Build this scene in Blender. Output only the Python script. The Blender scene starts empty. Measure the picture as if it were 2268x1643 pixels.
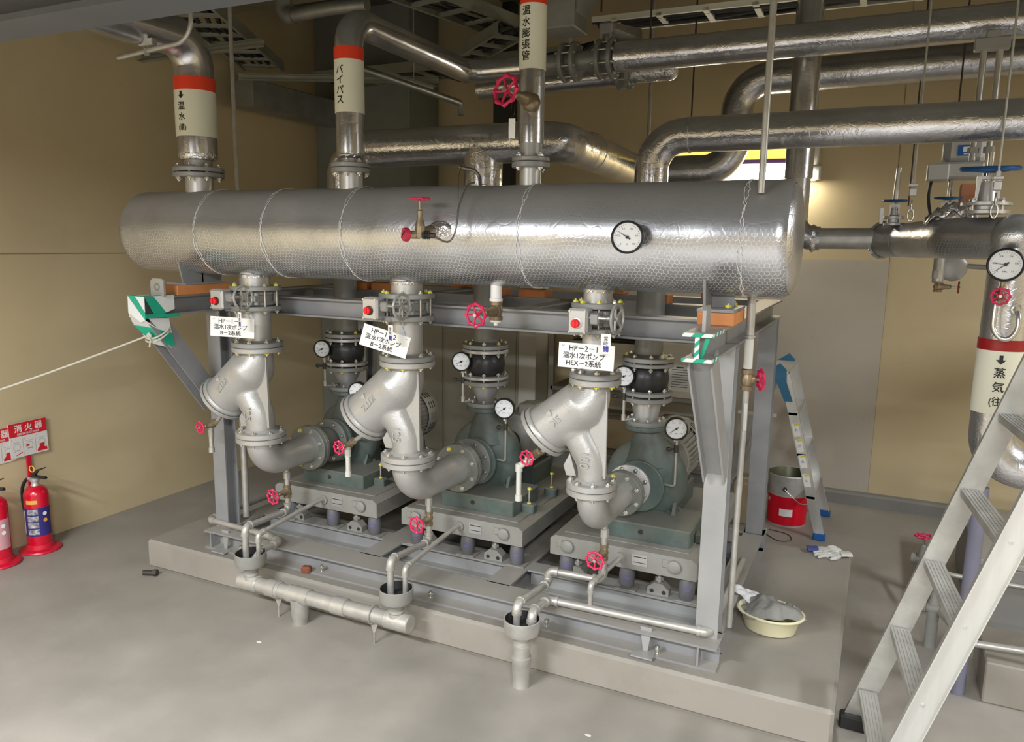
import bpy, bmesh, math, random
from math import sin, cos, pi, radians, sqrt, atan2, hypot
from mathutils import Vector, Matrix, Quaternion
random.seed(7)
SC = bpy.context.scene
COL = SC.collection

# ------------------------------------------------------------------ camera
def cam_axes(yaw, pitch, roll):
    a, b, c = radians(yaw), radians(pitch), radians(roll)
    fw = Vector((-sin(a)*cos(b), cos(a)*cos(b), -sin(b)))
    r = Vector((cos(a), sin(a), 0)); u = r.cross(fw)
    return r*cos(c)+u*sin(c), u*cos(c)-r*sin(c), fw
r_, u_, f_ = cam_axes(25.363, 9.432, .897)
cam = bpy.data.cameras.new('camera'); camo = bpy.data.objects.new('camera', cam); COL.objects.link(camo)
camo.matrix_world = Matrix((( r_.x, u_.x, -f_.x, 1.911), (r_.y, u_.y, -f_.y, -2.921), (r_.z, u_.z, -f_.z, 1.842), (0, 0, 0, 1)))
cam.sensor_fit = 'HORIZONTAL'; cam.sensor_width = 36; cam.lens = 36*1707.3/2268
cam.clip_start = .05; cam.clip_end = 60
SC.camera = camo

# ------------------------------------------------------------------ world, exposure, lamps
w = bpy.data.worlds.new('world'); SC.world = w; w.use_nodes = True
w.node_tree.nodes['Background'].inputs[0].default_value = (.75, .8, .85, 1)
w.node_tree.nodes['Background'].inputs[1].default_value = .02
SC.view_settings.view_transform = 'Standard'; SC.view_settings.look = 'None'
SC.view_settings.gamma = 1; SC.view_settings.use_curve_mapping = False
SC.view_settings.exposure = -.1
LAMPS = [  # x, y, z, rotation about z, watts : the room's hanging fluorescent fittings
    (-.5, -3.4, 2.68, 0, 235), (2.5, -3.5, 2.68, 0, 225), (-.8, -6.8, 2.95, 0, 230), (2.8, -6.8, 2.95, 0, 230),
    (4.6, .3, 2.95, 90, 130),
]
def area(name, loc, sx, sy, watts, rot=(0, 0, 0), col=(.96, .98, 1)):
    l = bpy.data.lights.new(name, 'AREA'); l.shape = 'RECTANGLE'; l.size = sx; l.size_y = sy; l.energy = watts; l.color = col
    o = bpy.data.objects.new(name, l); COL.objects.link(o); o.location = loc; o.rotation_euler = rot
    return o
for i, (x, y, z, rz, wt) in enumerate(LAMPS):
    area('lamp_light', (x, y, z-.075), 1.2, .22, wt, (0, 0, radians(rz)))

# ------------------------------------------------------------------ materials
MAT = {}
def mat(name, col, rough=.5, metal=0., bump=0., bscale=30., var=0., vscale=6., dust=0., dustcol=(.40, .38, .33), spec=.5, stretch=(1, 1, 1), emit=None, estr=0, coords='Object', rvar=0., grime=None, det=4, trans=0):
    m = bpy.data.materials.new(name); m.use_nodes = True; nt = m.node_tree; N = nt.nodes; Lk = nt.links
    b = N['Principled BSDF']; b.inputs['Roughness'].default_value = rough; b.inputs['Metallic'].default_value = metal
    b.inputs['Specular IOR Level'].default_value = spec
    if trans: b.inputs['Transmission Weight'].default_value = trans
    tc = N.new('ShaderNodeTexCoord'); mp = N.new('ShaderNodeMapping'); mp.inputs['Scale'].default_value = stretch
    Lk.new(tc.outputs[coords], mp.inputs['Vector'])
    cur = None
    def mixc(fac, a, bb):
        mx = N.new('ShaderNodeMix'); mx.data_type = 'RGBA'
        if isinstance(a, tuple): mx.inputs['A'].default_value = (*a, 1)
        else: Lk.new(a, mx.inputs['A'])
        if isinstance(bb, tuple): mx.inputs['B'].default_value = (*bb, 1)
        else: Lk.new(bb, mx.inputs['B'])
        Lk.new(fac, mx.inputs['Factor']); return mx.outputs['Result']
    cur = col
    if var:
        n = N.new('ShaderNodeTexNoise'); n.inputs['Scale'].default_value = vscale; n.inputs['Detail'].default_value = det
        Lk.new(mp.outputs[0], n.inputs['Vector'])
        mr = N.new('ShaderNodeMapRange'); mr.inputs[1].default_value = .3; mr.inputs[2].default_value = .7
        Lk.new(n.outputs['Fac'], mr.inputs[0])
        cur = mixc(mr.outputs[0], tuple(c*(1-var) for c in col), tuple(min(1, c*(1+var)) for c in col))
        if rvar:
            m2 = N.new('ShaderNodeMapRange'); m2.inputs[3].default_value = rough-rvar; m2.inputs[4].default_value = rough+rvar
            Lk.new(n.outputs['Fac'], m2.inputs[0]); m2.inputs[1].default_value = .3; m2.inputs[2].default_value = .7
            Lk.new(m2.outputs[0], b.inputs['Roughness'])
    if grime:
        gc, gs, lo, hi, ga = grime
        n = N.new('ShaderNodeTexNoise'); n.inputs['Scale'].default_value = gs; n.inputs['Detail'].default_value = 6; n.inputs['Roughness'].default_value = .65
        Lk.new(tc.outputs[coords], n.inputs['Vector'])
        mr = N.new('ShaderNodeMapRange'); mr.inputs[1].default_value = lo; mr.inputs[2].default_value = hi; mr.inputs[4].default_value = ga
        Lk.new(n.outputs['Fac'], mr.inputs[0]); cur = mixc(mr.outputs[0], cur, gc)
    if dust:   # real settled dust on faces that look up
        g = N.new('ShaderNodeNewGeometry'); sx = N.new('ShaderNodeSeparateXYZ'); Lk.new(g.outputs['Normal'], sx.inputs[0])
        mr = N.new('ShaderNodeMapRange'); mr.inputs[1].default_value = .25; mr.inputs[2].default_value = .95; mr.inputs[4].default_value = dust
        Lk.new(sx.outputs['Z'], mr.inputs[0]); cur = mixc(mr.outputs[0], cur, dustcol)
        m3 = N.new('ShaderNodeMapRange'); m3.inputs[1].default_value = .25; m3.inputs[2].default_value = .95; m3.inputs[3].default_value = metal; m3.inputs[4].default_value = metal*(1-dust)
        Lk.new(sx.outputs['Z'], m3.inputs[0]); Lk.new(m3.outputs[0], b.inputs['Metallic'])
    if isinstance(cur, tuple): b.inputs['Base Color'].default_value = (*cur, 1)
    else: Lk.new(cur, b.inputs['Base Color'])
    if bump:
        n = N.new('ShaderNodeTexNoise'); n.inputs['Scale'].default_value = bscale; n.inputs['Detail'].default_value = 3
        Lk.new(mp.outputs[0], n.inputs['Vector'])
        bp = N.new('ShaderNodeBump'); bp.inputs['Strength'].default_value = bump; bp.inputs['Distance'].default_value = .01
        Lk.new(n.outputs['Fac'], bp.inputs['Height']); Lk.new(bp.outputs[0], b.inputs['Normal'])
    if emit:
        b.inputs['Emission Color'].default_value = (*emit, 1); b.inputs['Emission Strength'].default_value = estr
    MAT[name] = m; return m

def foil(name, col, rough, wr=.5, mesh=0., pitch=.016, dustc=0., wrsc=9, ring=0.):
    """aluminium foil lagging: crumple bump, foil lap rings, and an optional hexagonal wire netting on top (uv in metres)"""
    m = bpy.data.materials.new(name); m.use_nodes = True; nt = m.node_tree; N = nt.nodes; Lk = nt.links
    b = N['Principled BSDF']; b.inputs['Metallic'].default_value = .92; b.inputs['Roughness'].default_value = rough
    uv = N.new('ShaderNodeUVMap'); tc = N.new('ShaderNodeTexCoord')
    def VM(op, a, bb=None, **k):
        n = N.new('ShaderNodeVectorMath'); n.operation = op
        for i, s in enumerate((a, bb)):
            if s is None: continue
            if isinstance(s, tuple): n.inputs[i].default_value = s
            else: Lk.new(s, n.inputs[i])
        return n
    def MM(op, a, bb=None, cc=None, clamp=False):
        n = N.new('ShaderNodeMath'); n.operation = op; n.use_clamp = clamp
        for i, s in enumerate((a, bb, cc)):
            if s is None: continue
            if isinstance(s, (int, float)): n.inputs[i].default_value = s
            else: Lk.new(s, n.inputs[i])
        return n.outputs[0]
    n1 = N.new('ShaderNodeTexNoise'); n1.inputs['Scale'].default_value = wrsc; n1.inputs['Detail'].default_value = 5; n1.inputs['Distortion'].default_value = 1.2
    Lk.new(tc.outputs['Object'], n1.inputs['Vector'])
    n2 = N.new('ShaderNodeTexVoronoi'); n2.feature = 'DISTANCE_TO_EDGE'; n2.inputs['Scale'].default_value = wrsc*3.2
    Lk.new(tc.outputs['Object'], n2.inputs['Vector'])
    v = MM('MULTIPLY', MM('MINIMUM', n2.outputs['Distance'], .07), .8)
    h = MM('ADD', MM('MULTIPLY', n1.outputs['Fac'], 1.0), MM('MULTIPLY', v, 1.2))
    bp = N.new('ShaderNodeBump'); bp.inputs['Strength'].default_value = wr; bp.inputs['Distance'].default_value = .012; Lk.new(h, bp.inputs['Height'])
    norm = bp.outputs[0]; base = None
    # slow patches of tarnish / dust
    n3 = N.new('ShaderNodeTexNoise'); n3.inputs['Scale'].default_value = 4; n3.inputs['Detail'].default_value = 5; Lk.new(tc.outputs['Object'], n3.inputs['Vector'])
    mx = N.new('ShaderNodeMix'); mx.data_type = 'RGBA'; mx.inputs['A'].default_value = (*[c*.78 for c in col], 1); mx.inputs['B'].default_value = (*col, 1)
    mr = N.new('ShaderNodeMapRange'); mr.inputs[1].default_value = .35; mr.inputs[2].default_value = .65; Lk.new(n3.outputs['Fac'], mr.inputs[0]); Lk.new(mr.outputs[0], mx.inputs['Factor'])
    base = mx.outputs['Result']
    if mesh:
        sc = VM('SCALE', uv.outputs[0]); sc.inputs['Scale'].default_value = 1/pitch
        p = sc.outputs[0]; R2 = (1, 1.7320508, 1); H2 = (.5, .8660254, .5)
        a = VM('SUBTRACT', VM('MODULO', VM('ADD', p, (1000, 1732.0508, 0)).outputs[0], R2).outputs[0], H2).outputs[0]
        c = VM('SUBTRACT', VM('MODULO', VM('ADD', p, (1000.5, 1732.9168, 0)).outputs[0], R2).outputs[0], H2).outputs[0]
        flat = lambda q: VM('MULTIPLY', q, (1, 1, 0)).outputs[0]
        a, c = flat(a), flat(c)
        la = VM('DOT_PRODUCT', a, a).outputs['Value']; lc = VM('DOT_PRODUCT', c, c).outputs['Value']
        sel = MM('LESS_THAN', la, lc)
        mv = N.new('ShaderNodeMix'); mv.data_type = 'VECTOR'; Lk.new(sel, mv.inputs['Factor']); Lk.new(c, mv.inputs['A']); Lk.new(a, mv.inputs['B'])
        ab = VM('ABSOLUTE', mv.outputs['Result']).outputs[0]
        d1 = VM('DOT_PRODUCT', ab, (.5, .8660254, 0)).outputs['Value']
        sx = N.new('ShaderNodeSeparateXYZ'); Lk.new(ab, sx.inputs[0])
        d = MM('MAXIMUM', d1, sx.outputs[0])       # 0 centre .. .5 edge
        wire = N.new('ShaderNodeMapRange'); wire.inputs[1].default_value = .425; wire.inputs[2].default_value = .465; Lk.new(d, wire.inputs[0])
        n4 = N.new('ShaderNodeTexNoise'); n4.inputs['Scale'].default_value = 3.5; n4.inputs['Detail'].default_value = 3; Lk.new(tc.outputs['Object'], n4.inputs['Vector'])
        vis = N.new('ShaderNodeMapRange'); vis.inputs[1].default_value = .35; vis.inputs[2].default_value = .6; vis.inputs[3].default_value = .45; Lk.new(n4.outputs['Fac'], vis.inputs[0])
        g0 = N.new('ShaderNodeNewGeometry'); s0 = N.new('ShaderNodeSeparateXYZ'); Lk.new(g0.outputs['Normal'], s0.inputs[0])
        net_fade = N.new('ShaderNodeMapRange'); net_fade.inputs[1].default_value = -.5; net_fade.inputs[2].default_value = .25; net_fade.inputs[3].default_value = 1; net_fade.inputs[4].default_value = .16; Lk.new(s0.outputs['Z'], net_fade.inputs[0])  # netting drawn fainter as the face turns upward
        wf = MM('MULTIPLY', MM('MULTIPLY', MM('MULTIPLY', wire.outputs[0], vis.outputs[0]), net_fade.outputs[0]), mesh, clamp=True)
        mw = N.new('ShaderNodeMix'); mw.data_type = 'RGBA'; Lk.new(base, mw.inputs['A']); mw.inputs['B'].default_value = (.80, .79, .74, 1); Lk.new(wf, mw.inputs['Factor'])
        base = mw.outputs['Result']
        b2 = N.new('ShaderNodeBump'); b2.inputs['Strength'].default_value = .14; b2.inputs['Distance'].default_value = .003; Lk.new(wf, b2.inputs['Height']); Lk.new(norm, b2.inputs['Normal']); norm = b2.outputs[0]
        Lk.new(MM('SUBTRACT', .92, MM('MULTIPLY', wf, .6)), b.inputs['Metallic'])
        Lk.new(MM('ADD', rough, MM('MULTIPLY', wf, .25)), b.inputs['Roughness'])
    if dustc:
        g = N.new('ShaderNodeNewGeometry'); sx = N.new('ShaderNodeSeparateXYZ'); Lk.new(g.outputs['Normal'], sx.inputs[0])
        mr = N.new('ShaderNodeMapRange'); mr.inputs[1].default_value = .1; mr.inputs[2].default_value = .9; mr.inputs[4].default_value = dustc; Lk.new(sx.outputs['Z'], mr.inputs[0])
        md = N.new('ShaderNodeMix'); md.data_type = 'RGBA'; Lk.new(base, md.inputs['A']); md.inputs['B'].default_value = (.40, .385, .355, 1); Lk.new(mr.outputs[0], md.inputs['Factor']); base = md.outputs['Result']
        Lk.new(MM('MULTIPLY', (MM('SUBTRACT', .92, MM('MULTIPLY', wf, .6)) if mesh else .92), MM('SUBTRACT', 1, MM('MULTIPLY', mr.outputs[0], .85))), b.inputs['Metallic'])
        Lk.new(MM('ADD', rough, MM('MULTIPLY', mr.outputs[0], .3)), b.inputs['Roughness'])
    Lk.new(base, b.inputs['Base Color']); Lk.new(norm, b.inputs['Normal'])
    MAT[name] = m; return m

foil('foil_mesh', (.55, .565, .61), .27, .2, mesh=.9, pitch=.0175, dustc=.8, wrsc=5)
foil('foil', (.70, .70, .73), .22, .34, dustc=.5, wrsc=9)
foil('foil_smooth', (.68, .68, .71), .24, .14, dustc=.4, wrsc=7)
foil('foil_net', (.66, .66, .68), .28, .35, mesh=.55, pitch=.014, dustc=.3, wrsc=8)
foil('foil_crumple', (.74, .74, .76), .2, .9, dustc=.1, wrsc=14)
mat('silver_paint', (.47, .465, .455), .42, .45, bump=.12, bscale=120, var=.08, vscale=9, dust=.45, dustcol=(.42, .40, .36))
mat('silver_smooth', (.56, .56, .56), .38, .6, var=.05, dust=.3)
mat('grey_steel', (.275, .28, .292), .42, .15, var=.1, vscale=8, dust=.8, dustcol=(.37, .345, .30))
mat('dusty_flange', (.185, .195, .18), .5, .15, bump=.1, bscale=90, var=.12, dust=.5, dustcol=(.33, .315, .27))
mat('dusty_rubber', (.10, .10, .095), .6, var=.2, dust=.5, dustcol=(.25, .24, .2))
mat('grey_flange', (.29, .295, .29), .45, .3, bump=.1, bscale=90, var=.1, dust=.45, dustcol=(.36, .34, .30))
mat('grey_bare', (.40, .405, .405), .42, .45, var=.06, dust=.3)
mat('frame_light', (.36, .365, .365), .45, .2, var=.08, vscale=5, dust=.5, dustcol=(.33, .315, .275))
mat('galvanized', (.50, .49, .46), .42, .55, bump=.1, bscale=60, var=.15, vscale=14, dust=.5, dustcol=(.40, .375, .33))
mat('white_pipe', (.62, .62, .58), .4, .1, var=.06)
mat('steel_bolt', (.62, .61, .57), .3, .85, var=.1, vscale=40)
mat('yellow_mark', (.80, .77, .04), .5)
mat('dark_gasket', (.03, .03, .032), .6)
mat('rubber_black', (.022, .022, .023), .38, bump=.1, bscale=80)
mat('brass', (.30, .235, .15), .42, .65, var=.25, vscale=30, dust=.3, dustcol=(.33, .3, .24))
mat('red_wheel', (.66, .02, .10), .38, var=.1, vscale=30)
mat('old_red', (.22, .03, .02), .6)
mat('red_cap', (.55, .03, .08), .4)
mat('red_button', (.85, .012, .02), .35)
mat('teal_paint', (.088, .125, .118), .5, .05, bump=.15, bscale=90, var=.18, vscale=7, dust=.75, dustcol=(.235, .23, .195), grime=((.20, .20, .17), 5, .45, .75, .55))
mat('motor_grey', (.42, .42, .39), .5, .1, var=.06, dust=.45, dustcol=(.42, .40, .35))
mat('base_grey', (.26, .26, .24), .6, 0, bump=.15, bscale=60, var=.12, vscale=5, dust=.7, dustcol=(.29, .275, .235))
mat('spring_unit', (.15, .15, .17), .5, .1)
mat('spring_label', (.14, .14, .30), .5)
mat('orange_block', (.62, .24, .08), .6, var=.12, vscale=12, dust=.5, dustcol=(.45, .25, .13))
mat('tag_white', (.88, .88, .87), .4)
mat('label_cream', (.80, .80, .66), .4)
mat('label_red', (.80, .055, .02), .38)
mat('label_darkred', (.33, .012, .015), .3)
mat('ink', (.012, .012, .014), .5)
mat('ink_blue', (.03, .03, .30), .5)
mat('dial_white', (.86, .88, .9), .3)
mat('gauge_black', (.018, .018, .02), .35)
mat('tape_green', (.01, .36, .23), .45, bump=.2, bscale=20)
mat('tape_white', (.72, .74, .74), .45, bump=.2, bscale=20)
mat('rope', (.66, .62, .54), .8, bump=.6, bscale=400)
mat('wire_dark', (.06, .055, .05), .5, .4)
mat('copper_tube', (.18, .165, .14), .4, .7)
mat('valve_handwheel', (.42, .42, .40), .45, .4, dust=.3)
mat('blue_wheel', (.01, .09, .30), .4, var=.1)
mat('blue_plastic', (.03, .17, .33), .45)
mat('aluminium', (.66, .66, .64), .36, .7, bump=.06, bscale=80, stretch=(1, 1, .05), var=.08, vscale=20)
mat('aluminium_worn', (.44, .435, .41), .42, .55, var=.15, vscale=12, grime=((.35, .33, .29), 14, .55, .75, .6))
mat('sticker_yellow', (.75, .66, .05), .5)
mat('extinguisher_red', (.62, .005, .03), .22, spec=.6)
mat('stand_red', (.62, .01, .04), .35)
mat('label_blue', (.035, .03, .20), .35)
mat('label_photo', (.34, .34, .36), .5, var=.8, vscale=60)
mat('label_pink', (.62, .32, .36), .4)
mat('gold_label', (.75, .42, .08), .4)
mat('sign_red', (.66, .015, .03), .4)
mat('sign_white', (.74, .72, .70), .45)
mat('bucket_red', (.68, .0, .02), .28)
mat('bucket_metal', (.50, .50, .48), .4, .3, var=.1, vscale=20)
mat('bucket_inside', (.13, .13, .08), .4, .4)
mat('tub_cream', (.74, .70, .47), .4)
mat('rag_grey', (.235, .235, .22), .9, bump=.6, bscale=25, var=.2, vscale=9)
mat('rag_white', (.62, .62, .62), .9, bump=.5, bscale=30)
mat('glove_white', (.60, .60, .57), .85, bump=.5, bscale=60, var=.1, vscale=20)
mat('glove_blue', (.06, .07, .25), .8)
mat('cardboard', (.42, .33, .21), .8, var=.06)
mat('white_box', (.56, .52, .43), .7, var=.05)
mat('paper', (.66, .66, .62), .7)
mat('rack_steel', (.26, .25, .22), .5, .4)
mat('cabinet_beige', (.36, .35, .30), .5, var=.04)
mat('cabinet_light', (.58, .57, .52), .5)
mat('duct_steel', (.33, .34, .33), .42, .7, var=.2, vscale=5)
mat('tray_steel', (.36, .37, .32), .45, .5, var=.1)
mat('tray_white', (.72, .72, .64), .5, .1)
mat('cable_black', (.02, .02, .022), .5)
mat('purple_post', (.20, .20, .275), .5, .1, var=.1)
mat('wall_beige', (.60, .495, .305), .62, bump=.04, bscale=20, var=.06, vscale=1.6, grime=((.36, .31, .18), 2.3, .58, .78, .3))
mat('wall_patch', (.50, .455, .385), .7, var=.05, vscale=2, grime=((.30, .27, .21), 9, .66, .74, .5))
mat('seam_dark', (.27, .22, .14), .8)
mat('floor_grey', (.315, .292, .258), .55, bump=.05, bscale=40, var=.10, vscale=3.6, rvar=.1, det=8, grime=((.22, .21, .185), 1.3, .5, .75, .5))
mat('plinth_grey', (.30, .278, .243), .6, bump=.06, bscale=30, var=.08, vscale=2.2, grime=((.20, .19, .165), 2.6, .52, .75, .6))
mat('base_kerb', (.22, .215, .20), .6, var=.06)
mat('ceiling_dark', (.10, .105, .085), .85, var=.2, vscale=2)
mat('column_grey', (.24, .25, .225), .75, var=.1, vscale=3)
mat('beam_paint', (.13, .138, .155), .45, .2, var=.06)
mat('soffit_beige', (.30, .27, .18), .8, var=.06)
mat('lamp_white', (.85, .85, .8), .4, emit=(1, .96, .86), estr=9)
mat('reflection_yellow', (.85, .75, .2), .4, emit=(1, .72, .16), estr=1.3)  # reflected lamplight put into a weak yellow glow
mat('lamp_housing', (.75, .75, .72), .4)
mat('flare_violet', (.35, .18, .55), .4)  # lens flare tint of the overexposed wall lamp
mat('debris_brown', (.22, .07, .04), .8)
mat('paint_spot', (.78, .76, .70), .7)
mat('terracotta', (.55, .24, .13), .7)
mat('actuator_grey', (.50, .51, .51), .4, .2)
mat('sticker_blue', (.02, .12, .42), .4)
gm = bpy.data.materials.new('glass_clear'); gm.use_nodes = True; nt = gm.node_tree; nt.nodes.clear()
_o = nt.nodes.new('ShaderNodeOutputMaterial'); _m = nt.nodes.new('ShaderNodeMixShader'); _t = nt.nodes.new('ShaderNodeBsdfTransparent'); _g = nt.nodes.new('ShaderNodeBsdfGlossy'); _f = nt.nodes.new('ShaderNodeFresnel')
_g.inputs['Roughness'].default_value = .03; _f.inputs['IOR'].default_value = 1.4
nt.links.new(_f.outputs[0], _m.inputs[0]); nt.links.new(_t.outputs[0], _m.inputs[1]); nt.links.new(_g.outputs[0], _m.inputs[2]); nt.links.new(_m.outputs[0], _o.inputs[0])
MAT['glass_clear'] = gm

# ------------------------------------------------------------------ geometry helpers
V = Vector
def frame_from(d, up=None):
    d = V(d).normalized()
    if up is None: up = V((0, 0, 1)) if abs(d.z) < .9 else V((0, -1, 0))
    up = V(up); x = up.cross(d)
    if x.length < 1e-6: x = V((1, 0, 0)).cross(d)
    x.normalize(); y = d.cross(x)
    return x, y, d
ORG = {}
def tagset(o, label, cat, group=None, kind=None):
    if label: o['label'] = label
    if cat: o['category'] = cat
    if group: o['group'] = group
    if kind: o['kind'] = kind
def thing(name, label, cat, loc, group=None):
    o = bpy.data.objects.new(name, None); COL.objects.link(o); o.location = loc; o.empty_display_size = .05
    ORG[o.name] = V(loc); tagset(o, label, cat, group); return o
def org(o):
    return ORG.get(o.name, V((0, 0, 0)))

class MB:
    def __init__(s): s.v = []; s.f = []; s.uv = []; s.sm = []; s.mi = []
    def add(s, vs, fs, uvs=None, smooth=True, mi=0):
        k = len(s.v); s.v += [tuple(p) for p in vs]
        for i, f in enumerate(fs):
            s.f.append(tuple(j+k for j in f)); s.uv.append(uvs[i] if uvs else None); s.sm.append(smooth); s.mi.append(mi)
        return s
    def box(s, c, d, rot=None, bev=0., mi=0, M=None):
        c = V(c); hx, hy, hz = d[0]/2, d[1]/2, d[2]/2
        Rm = M if M is not None else (Matrix.Rotation(radians(rot), 3, 'Z') if isinstance(rot, (int, float)) else (rot if rot is not None else Matrix.Identity(3)))
        b = min(bev, hx*.9, hy*.9, hz*.9)
        if b <= 0:
            vs = [c+Rm@V((x*hx, y*hy, z*hz)) for x in (-1, 1) for y in (-1, 1) for z in (-1, 1)]
            fs = [(0, 1, 3, 2), (4, 6, 7, 5), (0, 4, 5, 1), (2, 3, 7, 6), (0, 2, 6, 4), (1, 5, 7, 3)]
            return s.add(vs, fs, smooth=False, mi=mi)
        vs = []; idx = {}
        for x in (-1, 1):
            for y in (-1, 1):
                for z in (-1, 1):
                    for a in range(3):
                        q = [x*(hx-b), y*(hy-b), z*(hz-b)]; q[a] = (x, y, z)[a]*(hx, hy, hz)[a]
                        idx[(x, y, z, a)] = len(vs); vs.append(c+Rm@V(q))
        fs = []
        for a in range(3):
            o1, o2 = [(1, 2), (2, 0), (0, 1)][a]
            for sg in (-1, 1):
                loop = []
                for p, q in ((-1, -1), (1, -1), (1, 1), (-1, 1)):
                    k = [0, 0, 0]; k[a] = sg; k[o1] = p; k[o2] = q; loop.append(idx[(*k, a)])
                fs.append(tuple(loop) if sg > 0 else tuple(reversed(loop)))
        for a in range(3):           # edges parallel to axis a
            o1, o2 = [(1, 2), (2, 0), (0, 1)][a]
            for p in (-1, 1):
                for q in (-1, 1):
                    k0 = [0, 0, 0]; k1 = [0, 0, 0]; k0[a] = -1; k1[a] = 1
                    for k in (k0, k1): k[o1] = p; k[o2] = q
                    l = [idx[(*k0, o1)], idx[(*k1, o1)], idx[(*k1, o2)], idx[(*k0, o2)]]
                    fs.append(tuple(l) if p*q > 0 else tuple(reversed(l)))
        for x in (-1, 1):
            for y in (-1, 1):
                for z in (-1, 1):
                    l = [idx[(x, y, z, 0)], idx[(x, y, z, 1)], idx[(x, y, z, 2)]]
                    fs.append(tuple(l) if x*y*z > 0 else tuple(reversed(l)))
        return s.add(vs, fs, smooth=False, mi=mi)
    def tube(s, pts, r, seg=20, caps=True, closed=False, uvoff=0., mi=0, up=None, smooth=True):
        pts = [V(p) for p in pts]; n = len(pts)
        rs = r if isinstance(r, (list, tuple)) else [r]*n
        if closed: T = [(pts[(i+1) % n]-pts[i-1]).normalized() for i in range(n)]
        else: T = [(pts[min(i+1, n-1)]-pts[max(i-1, 0)]).normalized() for i in range(n)]
        x, y, _ = frame_from(T[0], up)
        vs = []; L = 0; Ls = []
        for i in range(n):
            if i:
                q = T[i-1].rotation_difference(T[i]); x = q@x; y = q@y; L += (pts[i]-pts[i-1]).length
            Ls.append(L)
            sc = 1
            if 0 < i < n-1 or closed:
                d0 = (pts[i]-pts[i-1]).normalized(); cosh = max(.3, d0.dot(T[i])); 
            for k in range(seg):
                a = 2*pi*k/seg; vs.append(pts[i]+x*cos(a)*rs[i]+y*sin(a)*rs[i])
        fs = []; uvs = []; m = n if closed else n-1
        for i in range(m):
            j = (i+1) % n
            for k in range(seg):
                k2 = (k+1) % seg
                fs.append((i*seg+k, i*seg+k2, j*seg+k2, j*seg+k)); c = 2*pi*rs[i]/seg
                Lj = Ls[j] if j else L
                uvs.append([(Ls[i]+uvoff, k*c), (Ls[i]+uvoff, (k+1)*c), (Lj+uvoff, (k+1)*c), (Lj+uvoff, k*c)])
        s.add(vs, fs, uvs, mi=mi, smooth=smooth)
        if caps and not closed:
            for i, rev in ((0, True), (n-1, False)):
                ring = [vs[i*seg+k] for k in range(seg)]
                f = tuple(range(seg)); s.add(ring, [tuple(reversed(f)) if rev else f], smooth=smooth, mi=mi)
        return s
    def lathe(s, prof, c=(0, 0, 0), axis=(0, 0, 1), seg=32, mi=0, closed=False, up=None):
        """prof: list of (radius, height)"""
        x, y, d = frame_from(axis, up); c = V(c); vs = []; fs = []; n = len(prof); uvs = []
        for (r, h) in prof:
            for k in range(seg):
                a = 2*pi*k/seg; vs.append(c+d*h+x*cos(a)*max(r, 1e-5)+y*sin(a)*max(r, 1e-5))
        L = 0
        for i in range(n-1 if not closed else n):
            j = (i+1) % n; dl = hypot(prof[j][0]-prof[i][0], prof[j][1]-prof[i][1])
            for k in range(seg):
                k2 = (k+1) % seg; fs.append((i*seg+k, i*seg+k2, j*seg+k2, j*seg+k)); cc = 2*pi*max(prof[i][0], prof[j][0])/seg
                uvs.append([(L, k*cc), (L, (k+1)*cc), (L+dl, (k+1)*cc), (L+dl, k*cc)])
            L += dl
        s.add(vs, fs, uvs, mi=mi)
        return s
    def cyl(s, p0, p1, r, seg=20, r1=None, mi=0, ch=0.):
        p0, p1 = V(p0), V(p1); L = (p1-p0).length; r1 = r if r1 is None else r1
        if ch: pr = [(0, 0), (r-ch, 0), (r, ch), (r1, L-ch), (r1-ch, L), (0, L)]
        else: pr = [(0, 0), (r, 0), (r1, L), (0, L)]
        return s.lathe(pr, p0, p1-p0, seg, mi)
    def prism(s, poly, ext, o=(0, 0, 0), x=(1, 0, 0), y=(0, 1, 0), mi=0):
        """poly in plane (x,y) at o, extruded by vector ext"""
        o, x, y, ext = V(o), V(x), V(y), V(ext); n = len(poly)
        ar = sum(poly[i][0]*poly[(i+1) % n][1]-poly[(i+1) % n][0]*poly[i][1] for i in range(n))
        if (x.cross(y).dot(ext) > 0) != (ar > 0): poly = poly[::-1]
        a = [o+x*p[0]+y*p[1] for p in poly]; b = [p+ext for p in a]
        fs = [tuple(reversed(range(n))), tuple(range(n, 2*n))]+[(i, (i+1) % n, n+(i+1) % n, n+i) for i in range(n)]
        return s.add(a+b, fs, smooth=False, mi=mi)
    def hbeam(s, p0, p1, w=.1, h=.1, t=.007, up=(0, 0, 1), mi=0):
        """H section; 'up' is the flange normal"""
        p0, p1 = V(p0), V(p1); d = (p1-p0).normalized(); up = V(up); x = d.cross(up).normalized(); y = x.cross(d)
        a, b = w/2, h/2; k = t/2+.0005; u = t*1.25
        poly = [(-a, -b), (a, -b), (a, -b+u), (k, -b+u), (k, b-u), (a, b-u), (a, b), (-a, b), (-a, b-u), (-k, b-u), (-k, -b+u), (-a, -b+u)]
        return s.prism(poly, p1-p0, p0, x, y, mi)
    def channel(s, p0, p1, w=.05, h=.1, t=.006, up=(0, 0, 1), flip=1, mi=0):
        p0, p1 = V(p0), V(p1); d = (p1-p0).normalized(); up = V(up); x = d.cross(up).normalized()*flip; y = V(up)-d*V(up).dot(d); y.normalize()
        b = h/2
        poly = [(0, -b), (w, -b), (w, -b+t), (t, -b+t), (t, b-t), (w, b-t), (w, b), (0, b)]
        return s.prism(poly, p1-p0, p0, x, y, mi)
    def torus(s, c, axis, R, r, seg=36, k=10, mi=0):
        x, y, d = frame_from(axis); c = V(c)
        return s.tube([c+x*R*cos(2*pi*i/seg)+y*R*sin(2*pi*i/seg) for i in range(seg)], r, k, closed=True, mi=mi)
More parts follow.
